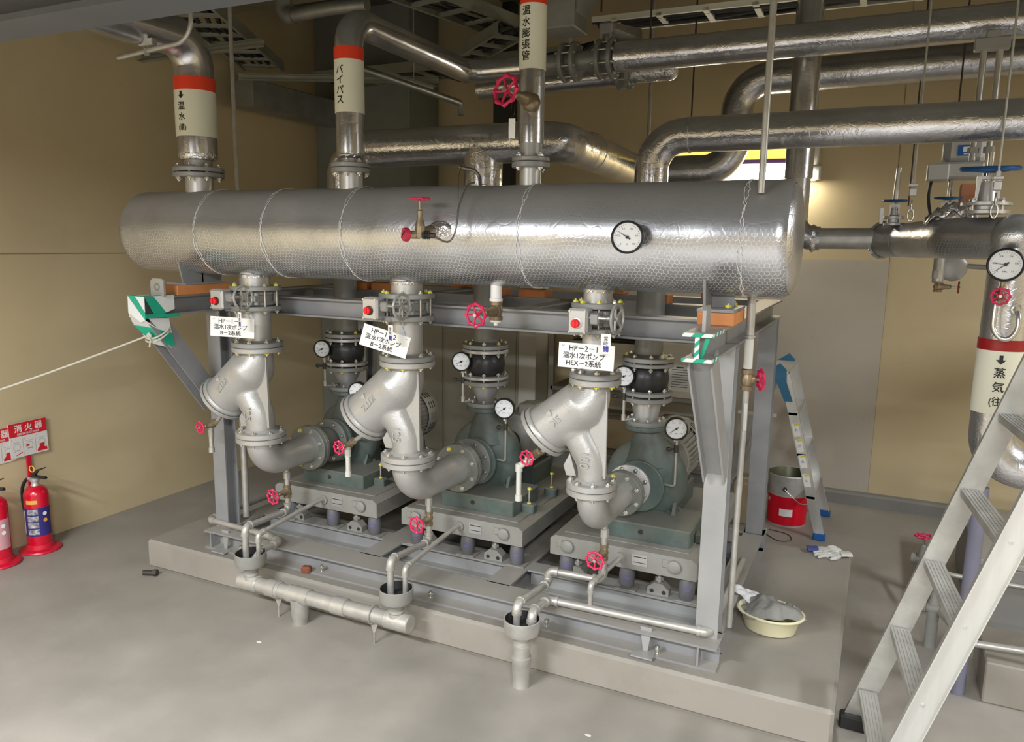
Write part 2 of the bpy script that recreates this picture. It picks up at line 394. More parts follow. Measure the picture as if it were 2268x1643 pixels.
    def sphere(s, c, r, seg=16, rings=10, mi=0, scl=(1, 1, 1)):
        c = V(c); vs = []; fs = []
        for i in range(rings+1):
            t = pi*i/rings
            for k in range(seg):
                a = 2*pi*k/seg; vs.append(c+V((r*sin(t)*cos(a)*scl[0], r*sin(t)*sin(a)*scl[1], r*cos(t)*scl[2])))
        for i in range(rings):
            for k in range(seg):
                k2 = (k+1) % seg; fs.append((i*seg+k, (i+1)*seg+k, (i+1)*seg+k2, i*seg+k2))
        return s.add(vs, fs, mi=mi)
    def mesh(s, o=V((0, 0, 0)), mats=()):
        m = bpy.data.meshes.new('mesh'); m.from_pydata([V(v)-o for v in s.v], [], s.f); 
        uvl = m.uv_layers.new(name='UVMap')
        if any(u is not None for u in s.uv):
            for p in m.polygons:
                u = s.uv[p.index]
                if u:
                    for k, li in enumerate(p.loop_indices):
                        if k < len(u): uvl.data[li].uv = u[k]
        m.polygons.foreach_set('use_smooth', [True]*len(s.f)); m.polygons.foreach_set('material_index', s.mi)
        for mm in mats: m.materials.append(MAT[mm])
        m.validate(); m.update(); m.set_sharp_from_angle(angle=radians(38)); return m
    def build(s, name, mats, parent=None, label=None, cat=None, group=None, kind=None, fixn=False, loc=None):
        if isinstance(mats, str): mats = (mats,)
        if parent is not None: o0 = org(parent)
        elif loc is not None: o0 = V(loc)
        else:
            xs = [v[0] for v in s.v]; ys = [v[1] for v in s.v]; zs = [v[2] for v in s.v]
            o0 = V(((min(xs)+max(xs))/2, (min(ys)+max(ys))/2, min(zs)))
        m = s.mesh(o0, mats); m.name = name
        if fixn:
            bm = bmesh.new(); bm.from_mesh(m); bmesh.ops.remove_doubles(bm, verts=bm.verts, dist=1e-5); bmesh.ops.recalc_face_normals(bm, faces=bm.faces); bm.to_mesh(m); bm.free()
        o = bpy.data.objects.new(name, m); COL.objects.link(o)
        if parent is not None: o.parent = parent; ORG[o.name] = o0
        else: o.location = o0; ORG[o.name] = o0
        tagset(o, label, cat, group, kind); return o

def arcpath(pts, rad, n=8):
    """polyline with filleted corners; rad single or per inner point"""
    pts = [V(p) for p in pts]; out = [pts[0]]
    for i in range(1, len(pts)-1):
        r = rad[i-1] if isinstance(rad, (list, tuple)) else rad
        a = (pts[i-1]-pts[i]).normalized(); b = (pts[i+1]-pts[i]).normalized()
        ang = a.angle(b)
        if r <= 0 or ang > pi-.02: out.append(pts[i]); continue
        t = min(r/math.tan(ang/2), (pts[i-1]-pts[i]).length*.95, (pts[i+1]-pts[i]).length*.95); r = t*math.tan(ang/2)
        c = pts[i]+(a+b).normalized()*(r/sin(ang/2)); p0 = pts[i]+a*t; p1 = pts[i]+b*t
        v0 = p0-c; v1 = p1-c; tot = v0.angle(v1); ax = v0.cross(v1).normalized()
        for k in range(n+1):
            out.append(c+Quaternion(ax, tot*k/n)@v0)
    out.append(pts[-1]); return out
def kids(o): return [c for c in bpy.data.objects if c.parent == o]
def copy_tree(o, parent=None):
    c = o.copy(); COL.objects.link(c)
    if parent: c.parent = parent
    ORG[c.name] = org(o)
    for ch in kids(o): copy_tree(ch, c)
    return c
def copy_thing(o, shift, label, group=None, rotz=None):
    c = copy_tree(o); c.location = o.location+V(shift); c['label'] = label
    if rotz is not None: c.rotation_euler.z = rotz
    if group: c['group'] = group
    return c
def bake(o):
    """apply modifiers without operators"""
    dg = bpy.context.evaluated_depsgraph_get(); dg.update()
    m = bpy.data.meshes.new_from_object(o.evaluated_get(dg)); o.modifiers.clear(); o.data = m

# text -------------------------------------------------------------
def text_geo(body, size, bold=0., align='CENTER', ext=0.):
    c = bpy.data.curves.new('t', 'FONT'); c.body = body; c.size = size; c.align_x = align; c.align_y = 'CENTER'; c.offset = bold; c.resolution_u = 3; c.extrude = ext
    o = bpy.data.objects.new('t', c); COL.objects.link(o); dg = bpy.context.evaluated_depsgraph_get(); dg.update()
    m = o.evaluated_get(dg).to_mesh(); vs = [v.co.copy() for v in m.vertices]; fs = [tuple(p.vertices) for p in m.polygons]
    o.evaluated_get(dg).to_mesh_clear(); bpy.data.objects.remove(o); bpy.data.curves.remove(c); return vs, fs
TC = {}
def tgeo(body, size, bold=0., ext=0.):
    k = (body, bold/size if size else 0, ext)
    if k not in TC: TC[k] = text_geo(body, 1., bold/size, 'CENTER', ext/size)
    vs, fs = TC[k]; return [v*size for v in vs], fs
def text_flat(mb, body, size, o, x, y, bold=0., sx=1., mi=0, ext=0., center=True):
    if bold and not ext:
        for k in range(5):
            text_flat(mb, body, size, V(o)+V(x).normalized()*bold*cos(k*1.2566)+V(y).normalized()*bold*sin(k*1.2566)+V(x).cross(V(y)).normalized()*.00004*k, x, y, 0, sx, mi, 0, center)
        return
    vs, fs = tgeo(body, size, 0, ext); o, x, y = V(o), V(x).normalized(), V(y).normalized(); n = x.cross(y)
    cx = (min(v.x for v in vs)+max(v.x for v in vs))/2; cy = (min(v.y for v in vs)+max(v.y for v in vs))/2
    if not center: cy = 0
    mb.add([o+x*(v.x-cx)*sx+y*(v.y-cy)+n*v.z for v in vs], fs, smooth=False, mi=mi)
def text_wrap(mb, body, size, c, R, ang, z, bold=0., mi=0, sx=1.):
    """on a vertical cylinder: centre c (x,y), angle ang, height z"""
    if bold:
        for k in range(5): text_wrap(mb, body, size, c, R+.00005*k, ang+bold*cos(k*1.2566)/R, z+bold*sin(k*1.2566), 0, mi, sx)
        return
    vs, fs = tgeo(body, size, 0)
    cx = (min(v.x for v in vs)+max(v.x for v in vs))/2; cy = (min(v.y for v in vs)+max(v.y for v in vs))/2
    mb.add([V((c[0]+R*cos(ang+(v.x-cx)*sx/R), c[1]+R*sin(ang+(v.x-cx)*sx/R), z+v.y-cy)) for v in vs], fs, smooth=False, mi=mi)

# small shared parts -----------------------------------------------
BM = {}
def bolt_mesh(L, s, yel):
    k = (round(L, 3), s, yel)
    if k in BM: return BM[k]
    mb = MB(); h = s*.75
    mb.lathe([(0, h), (s*.95, h), (s, h*.8), (s, 0), (0, 0)][::-1], (0, 0, L/2), (0, 0, 1), 6, mi=1 if yel in (1, 3) else 0)
    mb.lathe([(0, h), (s*.95, h), (s, h*.8), (s, 0), (0, 0)][::-1], (0, 0, -L/2), (0, 0, -1), 6, mi=1 if yel in (2, 3) else 0)
    mb.cyl((0, 0, -L/2-h*1.9), (0, 0, L/2+h*1.7), s*.52, 10)
    m = mb.mesh(V((0, 0, 0)), ('steel_bolt', 'yellow_mark')); m.name = 'bolt'; BM[k] = m; return m
def bolt(parent, p, axis, L, s=.011, yel=0):
    o = bpy.data.objects.new('bolt', bolt_mesh(L, s, yel)); COL.objects.link(o); o.parent = parent
    o.location = V(p)-org(parent); o.rotation_mode = 'QUATERNION'; o.rotation_quaternion = V((0, 0, 1)).rotation_difference(V(axis).normalized())
    return o
def bolt_ring(parent, c, axis, R, n, L, s=.011, yel=0, ph=0., up=None):
    x, y, d = frame_from(axis, up); c = V(c)
    for i in range(n):
        a = 2*pi*(i+.5)/n+ph; yy = yel if not callable(yel) else yel(i)
        bolt(parent, c+x*R*cos(a)+y*R*sin(a), axis, L, s, yy)
def flange(parent, c, axis, r, t=.022, mats='grey_flange', hub=.0, name='flange', bore=0.):
    """disc from c along axis by t, with a hub behind"""
    e = .003; mb = MB()
    pr = [(0, 0), (r-e, 0), (r, e), (r, t-e), (r-e, t)]
    if hub: pr += [(hub*1.22, t), (hub*1.05, t+.022), (hub, t+.03), (0, t+.03)]
    else: pr += [(0, t)]
    mb.lathe(pr, c, axis, 40); return mb.build(name, mats, parent)
def handwheel(mb, c, axis, R, r, spokes=6, hub=.2, lobes=8, mi=0, dish=.3):
    """cast handwheel: rim with lobes, spokes, hub"""
    x, y, d = frame_from(axis); c = V(c); n = 48
    ring = []
    for i in range(n):
        a = 2*pi*i/n; rr = R*(1+(.045*cos(lobes*a) if lobes else 0)); ring.append(c+x*rr*cos(a)+y*rr*sin(a))
    rs = [r*(1+(.65*max(0, cos(lobes*2*pi*i/n))**2 if lobes else 0)) for i in range(n)]
    ringc = ring
    mb.tube(ringc, rs, 8, closed=True, mi=mi)
    for i in range(spokes):
        a = 2*pi*(i+.5)/spokes; p = c+x*R*cos(a)+y*R*sin(a)
        mb.tube([c-d*R*dish, (c-d*R*dish*.8+(p-c)*.35), p], [r*.95, r*.8, r*.75], 6, mi=mi)
    mb.cyl(c-d*(R*dish+.5*r), c+d*r*1.2, R*hub, 12, mi=mi)


# ================================================================== THE ROOM
def struct(mb, name, m, parent=None): return mb.build(name, m, parent, kind='structure' if parent is None else None)
X0, X1, Y0, Y1, ZC = -2.62, 6.2, -10.0, 3.07, 3.75
struct(MB().box(((X0+X1)/2, (Y0+Y1)/2, -.05), (X1-X0+.4, Y1-Y0+.4, .1)), 'floor', 'floor_grey')
wl = struct(MB().box((X0-.05, (Y0+Y1)/2, ZC/2), (.1, Y1-Y0, ZC)), 'wall_left', 'wall_beige')
mb = MB()
for y in (-3.05,): mb.box((X0+.0008, y, ZC/2), (.003, .006, ZC))
mb.box((X0+.0008, (Y0+2.6)/2, 1.735), (.003, 2.6-Y0, .005))
mb.build('panel_seam', 'seam_dark', wl)
wb = struct(MB().box(((X0+X1)/2, Y1+.05, ZC/2), (X1-X0, .1, ZC)), 'wall_back', 'wall_beige')
mb = MB()
for x in (1.95,): mb.box((x, Y1-.0008, 1.9), (.005, .003, ZC-.1))
mb.build('panel_seam', 'seam_dark', wb)
MB().box((.98, Y1-.002, .92), (1.94, .004, 1.68)).build('repaired_panel', 'wall_patch', wb, label='pale grey plastered patch')
struct(MB().box((X1+.05, (Y0+Y1)/2, ZC/2), (.1, Y1-Y0, ZC)), 'wall_right', 'wall_beige')
struct(MB().box(((X0+X1)/2, Y0-.05, ZC/2), (X1-X0, .1, ZC)), 'wall_front', 'wall_beige')
cl = struct(MB().box(((X0+X1)/2, (Y0+Y1)/2, ZC+.05), (X1-X0+.4, Y1-Y0+.4, .1)), 'ceiling', 'ceiling_dark')
mb = MB()
for i in range(53): mb.box(((X0+X1)/2, Y0+.12+i*.245, ZC-.012), (X1-X0, .09, .026))
mb.build('deck_rib', 'ceiling_dark', cl)
struct(MB().prism([(0, 0), (.07, 0), (.07, .075), (.055, .09), (0, .09)], (X1-X0, 0, 0), (X0, Y1, 0), (0, -1, 0), (0, 0, 1)), 'baseboard_back', 'base_kerb')
# concrete column in the back left corner
struct(MB().box((-2.145, 2.835, ZC/2), (.95, .47, ZC), bev=.01), 'trim_1', 'column_grey')

# painted roof beams
def roofbeam(name, p0, p1, w_, h_, label, m='beam_paint'):
    return MB().hbeam(p0, p1, w_, h_, .014).build(name, m, label=label, cat='steel beam')
roofbeam('roof_beam', (-2.62, -1.38, 2.56), (1.6, -1.38, 2.56), .15, .24, 'grey painted steel beam crossing the top left corner of the view')
roofbeam('roof_beam', (-2.62, 1.35, 3.58), (6.2, 1.35, 3.58), .2, .34, 'deep dusty steel beam under the ceiling behind the bypass pipe', 'soffit_beige')
roofbeam('roof_beam', (-1.0, 1.53, 3.62), (-1.0, 3.07, 3.62), .15, .25, 'short dusty steel beam running to the back wall under the ceiling', 'soffit_beige')

# concrete plinth (housekeeping pad) carrying the skid
pl = MB().box((.09, .745, .0795), (3.60, 1.62, .159), bev=.013).build('concrete_plinth', 'plinth_grey', label='low grey concrete plinth carrying the steel pump frame', cat='plinth')
mb = MB()
for (x, y, rr, s) in ((-.55, -.42, .012, 1), (1.13, -.75, .02, 1.4), (1.02, -.62, .008, 1), (1.05, -.38, .01, 1)):
    n = 9; a0 = random.random()*6
    poly = [(rr*s*(1+.4*random.random())*cos(a0+2*pi*k/n), rr*.5*(1+.5*random.random())*sin(a0+2*pi*k/n)) for k in range(n)]
    mb.prism(poly, (0, 0, .0012), (x, y, 0))
mb.build('paint_spots', 'paint_spot', label='small white paint spots on the grey floor in front of the plinth', cat='paint spots', kind='stuff')
for x, y, lab in ((-1.63, -.16, 'dark bolt stub lying on the floor by the left plinth corner'),):
    mb = MB(); mb.cyl((x, y, .016), (x+.055, y+.02, .018), .016, 8); mb.cyl((x+.055, y+.02, .018), (x+.075, y+.027, .019), .019, 6); mb.build('bolt_stub', 'wire_dark', label=lab, cat='bolt')
MB().box((-.62, .0, .178), (.05, .04, .036), rot=20, bev=.008).build('brick_fragment', 'debris_brown', label='small reddish brown fragment on the plinth by the base frame', cat='debris')

# ================================================================== LIGHT FITTINGS
for i, (x, y, z, rz, wt) in enumerate(LAMPS):
    t = thing('ceiling_light', 'hanging fluorescent ceiling light behind the viewpoint', 'ceiling light', (x, y, z), 'hanging fluorescent ceiling lights')
    R_ = Matrix.Rotation(radians(rz), 3, 'Z'); q = lambda a, b, c_: V((x, y, z))+R_@V((a, b, c_))
    MB().box(q(0, 0, 0), (1.26, .12, .06), rot=rz, bev=.008).build('housing', 'lamp_housing', t)
    MB().prism([(-.06, .0), (.06, 0), (.13, -.06), (.128, -.065), (.055, -.008), (-.055, -.008), (-.128, -.065), (-.13, -.06)], R_@V((1.26, 0, 0)), q(-.63, 0, -.03), R_@V((0, 1, 0)), (0, 0, 1)).build('reflector', 'lamp_housing', t)
    for sx in (-.5, .5): MB().cyl(q(sx, 0, .03), (q(sx, 0, 0).x, q(sx, 0, 0).y, ZC), .005, 8).build('hanger_rod', 'galvanized', t)
# lamp on the back wall behind the header
t = thing('wall_light', 'glowing fluorescent lamp on the back wall behind the insulated header', 'wall light', (.93, 3.07, 2.28))
MB().box((.93, 3.04, 2.43), (1.03, .06, .25), bev=.01).build('housing', 'lamp_housing', t)
MB().box((.90, 3.0, 2.375), (.93, .03, .1), bev=.012).build('diffuser', 'lamp_white', t, label='white glowing diffuser')
MB().box((.90, 3.0, 2.505), (.93, .02, .08), bev=.008).build('reflector', 'reflection_yellow', t, label='yellow lamp reflection painted as a glowing upper strip')  # lamp reflection built as a glowing strip, no separate fitting part
MB().box((.90, 3.0, 2.445), (.93, .024, .028)).build('flare_strip', 'flare_violet', t, label='violet lens flare painted as a middle strip')  # violet flare streak built as a strip, no real lamp part
MB().box((1.435, 3.01, 2.36), (.06, .09, .1), bev=.01).build('end_cap', 'lamp_housing', t)
area('lamp_light', (.93, 2.93, 2.34), .95, .1, 11, (radians(60), 0, 0), (1, .92, .74))

# ================================================================== STEEL FRAME (one welded thing)
FR = thing('steel_frame', 'grey steel frame of H beams standing on the plinth and carrying the header', 'steel frame', (.05, .75, .159))
PX0, PX1, PY0, PY1 = -1.28, 1.385, .13, 1.42
for (x, y, m) in ((PX0, PY0, 'grey_steel'), (PX1, PY0, 'frame_light'), (PX0, PY1, 'grey_steel'), (PX1, PY1, 'grey_steel')):
    MB().hbeam((x, y, .259), (x, y, 1.463), .09, .09, .007, up=(0, 1, 0)).build('post', m, FR)
for x in (PX0-.01, PX1):
    MB().hbeam((x, -.40 if x > 0 else -.36, 1.512), (x, 1.5, 1.512), .1, .095).build('side_beam', 'grey_steel', FR)
MB().hbeam((PX0+.04, .186, 1.507), (PX1-.05, .186, 1.507), .1, .095).build('front_beam', 'grey_steel', FR)
MB().hbeam((PX0+.04, 1.42, 1.511), (PX1-.05, 1.42, 1.511), .1, .095).build('rear_beam', 'grey_steel', FR)
MB().hbeam((PX0+.04, .86, 1.511), (PX1-.05, .86, 1.511), .1, .095).build('middle_beam', 'grey_steel', FR)
for x in (-.45, .45): MB().hbeam((x, .24, 1.511), (x, 1.37, 1.511), .08, .08).build('tie_beam', 'grey_steel', FR)
# cantilever braces
for x, m in ((PX0-.01, 'grey_steel'), (PX1, 'frame_light')):
    MB().hbeam((x, -.30, 1.463), (x, .085, .955), .1, .085, .006, up=(1, 0, 0)).build('brace', m, FR)
    mb = MB(); mb.prism([(-.04, 0), (.04, 0), (.04, .07), (.028, .085), (-.028, .085), (-.04, .07)], (.012, 0, 0), (x-.0, -.30, 1.56), (0, 1, 0), (0, 0, 1)) if x > 0 else mb.prism([(-.045, 0), (.045, 0), (.045, .07), (.03, .085), (-.03, .085), (-.045, .07)], (0, .012, 0), (x+.03, -.27, 1.56), (1, 0, 0), (0, 0, 1))
    lg = mb.build('lifting_lug', 'grey_bare', FR)
    mb = MB()
    if x > 0: mb.torus((x+.006, -.30, 1.605), (1, 0, 0), .014, .006, 16, 6)
    else: mb.torus((x+.03, -.264, 1.605), (0, 1, 0), .015, .008, 16, 6)
    mb.build('lug_eye', 'rack_steel', lg)
# rear braces and pads
for x in (PX0-.01, PX1):
    MB().box((x, -.01 if x < 0 else .0, 1.585), (.13, .34 if x < 0 else .24, .05), bev=.004).build('bearing_block', 'orange_block', FR, label='orange timber block under the header saddle')
    for yy in (-.045, .085):
        bolt(FR, (x+.03*(1 if x > 0 else -1), yy, 1.612), (0, 0, 1), .02, .012, 3 if x > 0 else 0)
for (x, y) in ((-.89, .86), (0, .86), (.9, .86), (-.48, 1.42), (.5, 1.42), (1.1, 1.42), (-.7, .86), (.25, .86)):
    MB().box((x, y, 1.58), (.16, .1, .045), bev=.004).build('bearing_block', 'orange_block', FR)
    bolt(FR, (x+.05, y, 1.605), (0, 0, 1), .02, .01, 0)
# hazard tape on the cantilever ends
def striped(parent, o, x, y, wd, ht, n, off=.0, ph=0, th=.0012, name='hazard_tape'):
    """green and white slanted stripes on a rectangle at o spanned by x,y"""
    o, x, y = V(o), V(x).normalized(), V(y).normalized(); nrm = x.cross(y)
    st = wd/n*1.0
    mb = MB()
    def clip(a, b):
        # strip between slanted lines u-v in [a,b]
        pts = []; poly = [(0, 0), (wd, 0), (wd, ht), (0, ht)]
        for lim, sg in ((a, 1), (b, -1)):
            q = []
            for i in range(len(poly)):
                p1, p2 = poly[i], poly[(i+1) % len(poly)]; f1 = sg*(p1[0]-p1[1]-lim); f2 = sg*(p2[0]-p2[1]-lim)
                if f1 >= 0: q.append(p1)
                if f1*f2 < 0: t_ = f1/(f1-f2); q.append((p1[0]+(p2[0]-p1[0])*t_, p1[1]+(p2[1]-p1[1])*t_))
            poly = q
            if len(poly) < 3: return None
        return poly
    k = 0; a = -ht-st
    while a < wd+st:
        p = clip(a+ph*st, a+st+ph*st)
        if p: mb.prism(p, nrm*th, o+nrm*off, x, y, mi=k % 2)
        a += st; k += 1
    return mb.build(name, ('tape_green', 'tape_white'), parent, label='green and white striped hazard tape')
bx = PX1
striped(FR, (bx-.05, -.4005, 1.5475), (1, 0, 0), (0, 0, 1), .1, .0125, 3, ph=.2)
striped(FR, (bx-.05, -.4005, 1.4635), (1, 0, 0), (0, 0, 1), .1, .0125, 3, ph=.5)
striped(FR, (bx-.008, -.4015, 1.476), (1, 0, 0), (0, 0, 1), .016, .071, 1, ph=.3)
striped(FR, (bx+.0505, -.4, 1.548), (0, 1, 0), (0, 0, 1), .19, .012, 7)
striped(FR, (bx+.0505, -.4, 1.464), (0, 1, 0), (0, 0, 1), .12, .012, 4)
MB().prism([(0, 0), (.012, 0), (.035, .07), (.02, .07)], (.0, .012, 0), (bx+.004, -.385, 1.476), (1, 0, 0), (0, 0, 1)).build('hazard_tape', 'tape_green', FR, label='green and white striped hazard tape')
# left end: sheet of tape wrapped right round the beam end and the head of the brace
lx = PX0-.01
def wrap_quads(quads, name, m):
    mb = MB()
    for q in quads:
        a, b, c, d = [V(p) for p in q]; n = (b-a).cross(d-a).normalized(); t_ = .003
        mb.add([a, b, c, d, a-n*t_, b-n*t_, c-n*t_, d-n*t_], [(0, 1, 2, 3), (7, 6, 5, 4), (0, 4, 5, 1), (1, 5, 6, 2), (2, 6, 7, 3), (3, 7, 4, 0)], smooth=False)
    return mb.build(name, m, FR, label='green and white striped hazard tape')
zt, zb_ = 1.563, 1.46; yf = -.366; xl, xr = lx-.056, lx+.056
wrap_quads([((xl, yf, zt), (xl+.05, yf, zt), (xr, yf-.002, zb_+.03), (xr, yf-.002, zb_-.01))[::-1],
            ((xr+.001, yf, zt), (xr+.001, yf+.05, zt), (xr+.001, yf+.12, zb_+.02), (xr+.001, yf+.06, zb_))[::-1],
            ((xr+.002, yf+.0, zb_+.02), (xr+.002, yf+.2, zb_+.012), (xr+.002, yf+.2, zb_-.004), (xr+.002, yf, zb_)),
            ((xr-.012, yf+.08, zb_-.06), (xr-.01, yf+.155, zb_-.085), (xr-.01, yf+.17, zb_-.15), (xr-.012, yf+.12, zb_-.14))[::-1],
            ((xl, yf+.012, zb_-.03), (xr-.02, yf+.07, zb_-.06), (xr-.02, yf+.11, zb_-.12), (xl+.02, yf+.06, zb_-.09))[::-1],
            ((xl, yf, zt+.002), (xr, yf, zt+.002), (xr, yf+.02, zt+.002), (xl, yf+.02, zt+.002)),
            ((xr-.03, yf+.08, zt+.002), (xr, yf+.08, zt+.002), (xr, yf+.2, zt+.002), (xr-.03, yf+.2, zt+.002))], 'hazard_tape', 'tape_green')
wrap_quads([((xl, yf, zt), (xr, yf, zb_-.01), (xr-.03, yf, zb_-.02), (xl-.002, yf, zb_+.02)),
            ((xl+.05, yf, zt), (xr, yf, zt), (xr, yf, zb_+.03), (xl+.07, yf, zt-.02))[::-1],
            ((xr+.001, yf+.05, zt), (xr+.001, yf+.17, zt), (xr+.001, yf+.17, zb_+.035), (xr+.001, yf+.12, zb_+.02))[::-1],
            ((xl, yf, zb_+.01), (xr, yf, zb_-.012), (xr-.012, yf+.085, zb_-.062), (xl, yf+.02, zb_-.04))[::-1],
            ((xr-.008, yf+.02, zb_-.0), (xr-.008, yf+.14, zb_-.01), (xr-.01, yf+.155, zb_-.085), (xr-.012, yf+.08, zb_-.06))[::-1],
            ((xl+.01, yf+.06, zb_-.09), (xr-.014, yf+.11, zb_-.125), (xr-.012, yf+.15, zb_-.16), (xl+.02, yf+.11, zb_-.14))[::-1],
            ((xl, yf-.0, zt), (xl, yf+.12, zt), (xl, yf+.12, zb_), (xl, yf, zb_))], 'hazard_tape', 'tape_white')
# base frame on the plinth
zb = .209
MB().hbeam((PX0-.05, .078, zb), (PX1+.06, .078, zb), .15, .1).build('base_beam', 'grey_steel', FR)
MB().hbeam((PX0-.05, 1.42, zb), (PX1+.06, 1.42, zb), .1, .1).build('base_beam', 'grey_steel', FR)
for x in (PX0, PX1): MB().hbeam((x, .145, zb), (x, 1.5, zb), .11, .1).build('base_beam', 'grey_steel', FR)
for x in (-.33, .40): MB().hbeam((x, .145, zb), (x, 1.37, zb), .12, .1).build('base_beam', 'grey_steel', FR)
for (a, b) in ((-1.225, -.39), (-.27, .34), (.46, 1.33)):
    MB().hbeam((a, .402, zb), (b, .402, zb), .1, .1).build('cross_beam', 'frame_light', FR)
    MB().hbeam((a, 1.26, zb), (b, 1.26, zb), .1, .1).build('cross_beam', 'grey_steel', FR)
for x in (-1.29, 1.37): MB().box((x, .03, zb), (.008, .05, .08)).build('stiffener', 'grey_steel', FR)
for (x) in (-1.1, -.55, .1, .7, 1.2):
    bolt(FR, (x, .034, .178), (0, 0, 1), .015, .013)
# little chequer foot plate by the left post
MB().box((-1.14, .30, .66), (.12, .07, .006)).build('pipe_clip_plate', 'rack_steel', FR)
MB().cyl((-1.205, .19, .30), (-1.205, .19, 1.46), .018, 12).build('conduit', 'galvanized', FR)

# rope tied to the left brace
p0 = V((lx, -.245, 1.372)); p1 = V((-2.61, -1.17, .842))
RP = thing('white_rope', 'white rope tied round the left brace and stretched down to the left', 'rope', p0)
mb = MB(); n = 60; pts = []
for i in range(n+1):
    t_ = i/n; q = (p0+V((0, -.055, -.0))).lerp(p1, t_); q.z -= .03*sin(pi*t_); pts.append(q)
mb.tube(pts, .0048, 8); mb.build('line', 'rope', RP)
mb = MB()
for k, dz in enumerate((0, .016)):
    mb.tube([p0+V((.055*cos(a)*1.05, .046*sin(a)*1.2-.01, dz+.035*sin(a))) for a in [2*pi*i/24 for i in range(24)]], .0046, 8, closed=True)
mb.build('loop', 'rope', RP)
mb = MB(); kc = p0+V((0, -.06, -.005))
mb.sphere(kc, .014, 12, 8); mb.torus(kc, (1, .3, .4), .012, .0055, 16, 6); mb.torus(kc, (.2, 1, .2), .012, .0055, 16, 6); mb.tube([kc, kc+V((.03, -.02, -.02)), kc+V((.02, -.02, -.05))], .004, 6)
mb.build('knot', 'rope', RP)

# ================================================================== HEADER
HZ, HR, HX0, HX1 = 1.87, .206, -1.60, 1.617
HD = thing('header_tank', 'large horizontal foil-lagged header tank wrapped in wire netting across the frame', 'header tank', (0, 0, HZ))
prof = []; n = 90
mb = MB(); L = HX1-HX0
bands = (-1.065, -.648, -.203, .637, 1.468)
pts = []; rs = []
for i in range(161):
    x = HX0+L*i/160; r = HR
    for b in bands: r += .0025*math.exp(-((x-b)/.006)**2)
    r += .0016*sin(x*9.1)+.0012*sin(x*23+1)
    if i == 0 or i == 160: r -= .012
    pts.append((x, 0, HZ)); rs.append(r)
mb.tube(pts, rs, 96, caps=False, up=(0, 0, 1)); mb.build('shell', 'foil_mesh', HD)
for sg, x in ((-1, HX0), (1, HX1)):
    mb = MB(); mb.lathe([(HR-.012, 0), (HR-.03, .016), (HR*.6, .026), (.02, .03), (0, .03)], (x, 0, HZ), (sg, 0, 0), 64)
    mb.build('end_cap', 'foil_net', HD)
for b in bands:   # wire lacing seams in the netting
    mb = MB(); n = 150
    for j in range(2):
        mb.tube([(b+.006*sin(5*2*pi*i/n+j*2.5)+.004*random.uniform(-1, 1)+j*.004, (HR+.0035+.001*random.random())*cos(2*pi*i/n), HZ+(HR+.0035)*sin(2*pi*i/n)) for i in range(n)], .0011, 4, closed=True)
    mb.build('wire_seam', 'tag_white', HD)
for x, sgn in ((PX0-.01, -1), (PX1, 1)):
    mb = MB(); a = [(-.13, 1.61), (.13, 1.61)]
    th = [i*pi/12 for i in range(13)]
    arc = [(.15*cos(t_)*1.0, 0) for t_ in th]
    poly = [(-.12, 1.61), (.12, 1.61), (.15, HZ-sqrt(HR**2-.15**2)+.01)]+[(yy, HZ-sqrt(HR**2-yy**2)+.01) for yy in (.1, .05, 0, -.05, -.1, -.15)]
    mb.prism(poly, (.01, 0, 0), (x-.045 if sgn > 0 else x+.035, 0, 0), (0, 1, 0), (0, 0, 1))
    mb.box((x, 0, 1.614), (.13, .26, .01))
    mb.prism([(0, 1.62), (.085*sgn*-1, 1.62), (.055*sgn*-1, 1.69), (0, 1.69)], (0, .009, 0), (x+.045 if sgn < 0 else x-.045, .0, 0), (1, 0, 0), (0, 0, 1)) if 0 else None
    mb.box((x, .0, 1.65), (.09, .01, .07))
    mb.build('saddle', 'grey_steel', HD)
LX = (-.89, 0., .90); RN = (.07, .07, .058); RFL = (.125, .125, .105)
for i in range(3):
    MB().cyl((LX[i], 0, 1.60), (LX[i], 0, 1.69), RN[i], 32).build('nozzle', 'silver_smooth', HD)
    MB().lathe([(RN[i], 0), (RN[i]+.006, .0), (RN[i]+.006, .012), (RN[i], .016)], (LX[i], 0, 1.655), (0, 0, 1), 32).build('nozzle_collar', 'foil_crumple', HD)
for x, r in ((-1.235, .066), (-.295, .053), (.595, .044)):
    MB().cyl((x, 0, 2.05), (x, 0, 2.145), r, 32).build('nozzle', 'silver_smooth', HD)
    flange(HD, (x, 0, 2.163), (0, 0, -1), {.066: .123, .053: .088, .044: .076}[r], .022)

